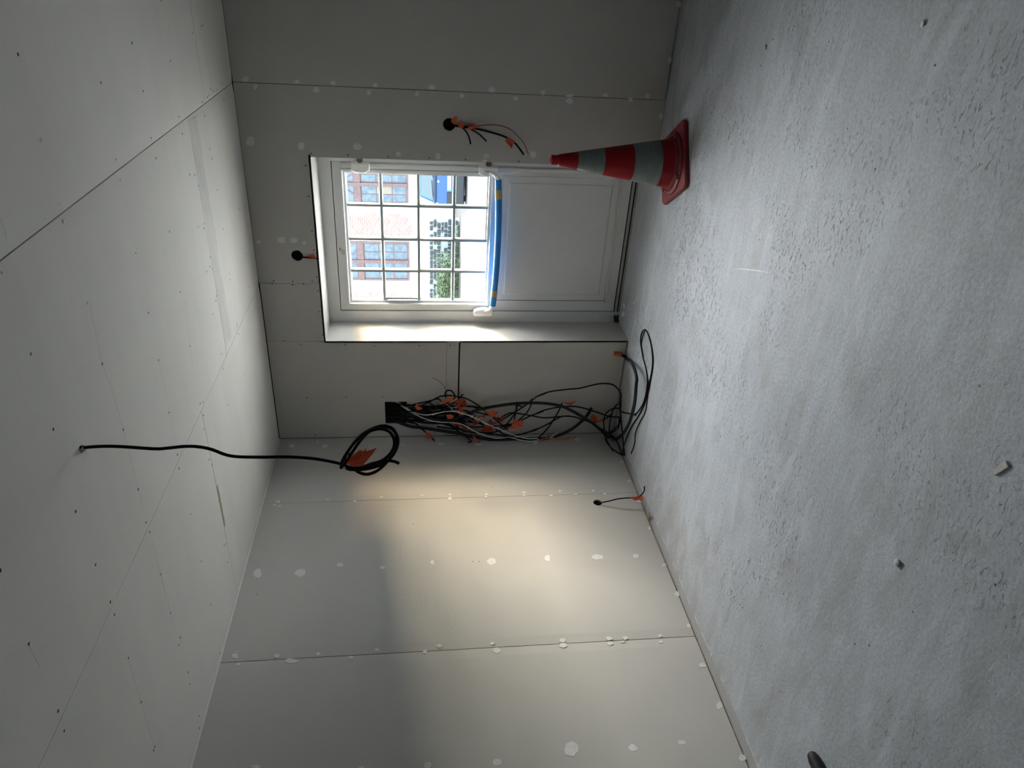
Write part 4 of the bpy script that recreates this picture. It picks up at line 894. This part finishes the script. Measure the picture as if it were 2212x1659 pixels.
base = [[(cx - hw + .05, cy + y, 0.90), (cx + hw - .05, cy + y, 0.90)] for y in (0.12, 0.45, 1.9, 3.5, 3.9)]
vs = [p for a, b in zip(cs, base) for p in (a[0], a[1], b[1], b[0])]; fs = []
for k in range(4):
    for j in range(4): a = 4 * k + j; b = 4 * k + (j + 1) % 4; fs.append((a, b, b + 4, a + 4))
obj('cabin', cab.add(vs, fs), CARB, car, bevel=0.02)
def face_pt(x, t):   # on the raked windscreen plane
    w_ = 1 - 0.13 * t; return V((cx + x * w_, cy + 0.12 + 0.33 * t - 0.016, 0.95 + 0.45 * t))
obj('windscreen', MB().prism([face_pt(-0.62, 0.10), face_pt(0.62, 0.10), face_pt(0.62, 0.92), face_pt(-0.62, 0.92)], (0, 0.01, -0.004)), CARG, car)
obj('wiper', MB().tube([face_pt(-0.5, 0.12) - Y_ * .01, face_pt(0.0, 0.2) - Y_ * .01], 0.012, 5).tube([face_pt(0.1, 0.12) - Y_ * .01, face_pt(0.55, 0.2) - Y_ * .01], 0.012, 5), CARK, car)
vent = MB()
vent.box((cx - 0.66, cy - 0.045, 0.905), (cx + 0.66, cy + 0.10, 0.965))
obj('cowl_vent', vent, CARK, car)
obj('front_badge', MB().prism([(cx + 0.02, cy - 0.035, 0.80), (cx + 0.06, cy - 0.035, 0.84), (cx + 0.02, cy - 0.035, 0.88), (cx - 0.02, cy - 0.035, 0.84)], (0, 0.02, 0)), PLATE, car)
obj('grille', MB().box((cx - 0.70, cy - 0.045, 0.44), (cx - 0.30, cy + 0.0, 0.58)).box((cx + 0.30, cy - 0.045, 0.44), (cx + 0.70, cy + 0.0, 0.58)), CARK, car)
obj('bumper', MB().box((cx - hw, cy - 0.08, 0.05), (cx + hw, cy + 0.3, 0.36)), CARK, car, bevel=0.03)
obj('tail_strip', MB().box((cx + 0.1, cy - 0.088, 0.36), (cx + 0.62, cy + 0.0, 0.40)), mat('red_strip', (0.5, 0.08, 0.10), 0.5), car)
for s_ in (-1, 1):
    for y in (0.55, 3.3):
        wm = MB()
        wm.lathe([(0.0, -0.09), (0.22, -0.09), (0.30, -0.07), (0.30, 0.07), (0.22, 0.09), (0.0, 0.09)], (0, 0, 0), 20)
        wv = [(cx + s_ * (hw - 0.10) + v[2], cy + y + v[0], 0.28 + v[1]) for v in wm.v]; wm.v = wv
        obj('wheel', wm, CARK, car)
pn = obj('number_plate', MB().box((cx - 0.26, cy - 0.062, 0.45), (cx + 0.26, cy - 0.045, 0.565)), PLATE, car)
obj('plate_band', MB().box((cx - 0.26, cy - 0.064, 0.452), (cx - 0.215, cy - 0.055, 0.563)), FOAM, pn)
cu = D.curves.new('plate_text', 'FONT'); cu.body = 'GC 130 R'; cu.size = 0.115; cu.align_x = 'LEFT'; cu.extrude = 0.001
to = D.objects.new('plate_text', cu); COL.objects.link(to)
bpy.context.view_layer.update()
me = D.meshes.new_from_object(to.evaluated_get(bpy.context.evaluated_depsgraph_get())); D.objects.remove(to)
me.transform(Matrix.Translation(V((cx - 0.20, cy - 0.0645, 0.468))) @ Matrix.Rotation(PI / 2, 4, 'X'))
me.materials.clear(); me.materials.append(CARK)
link('plate_lettering', me, pn)
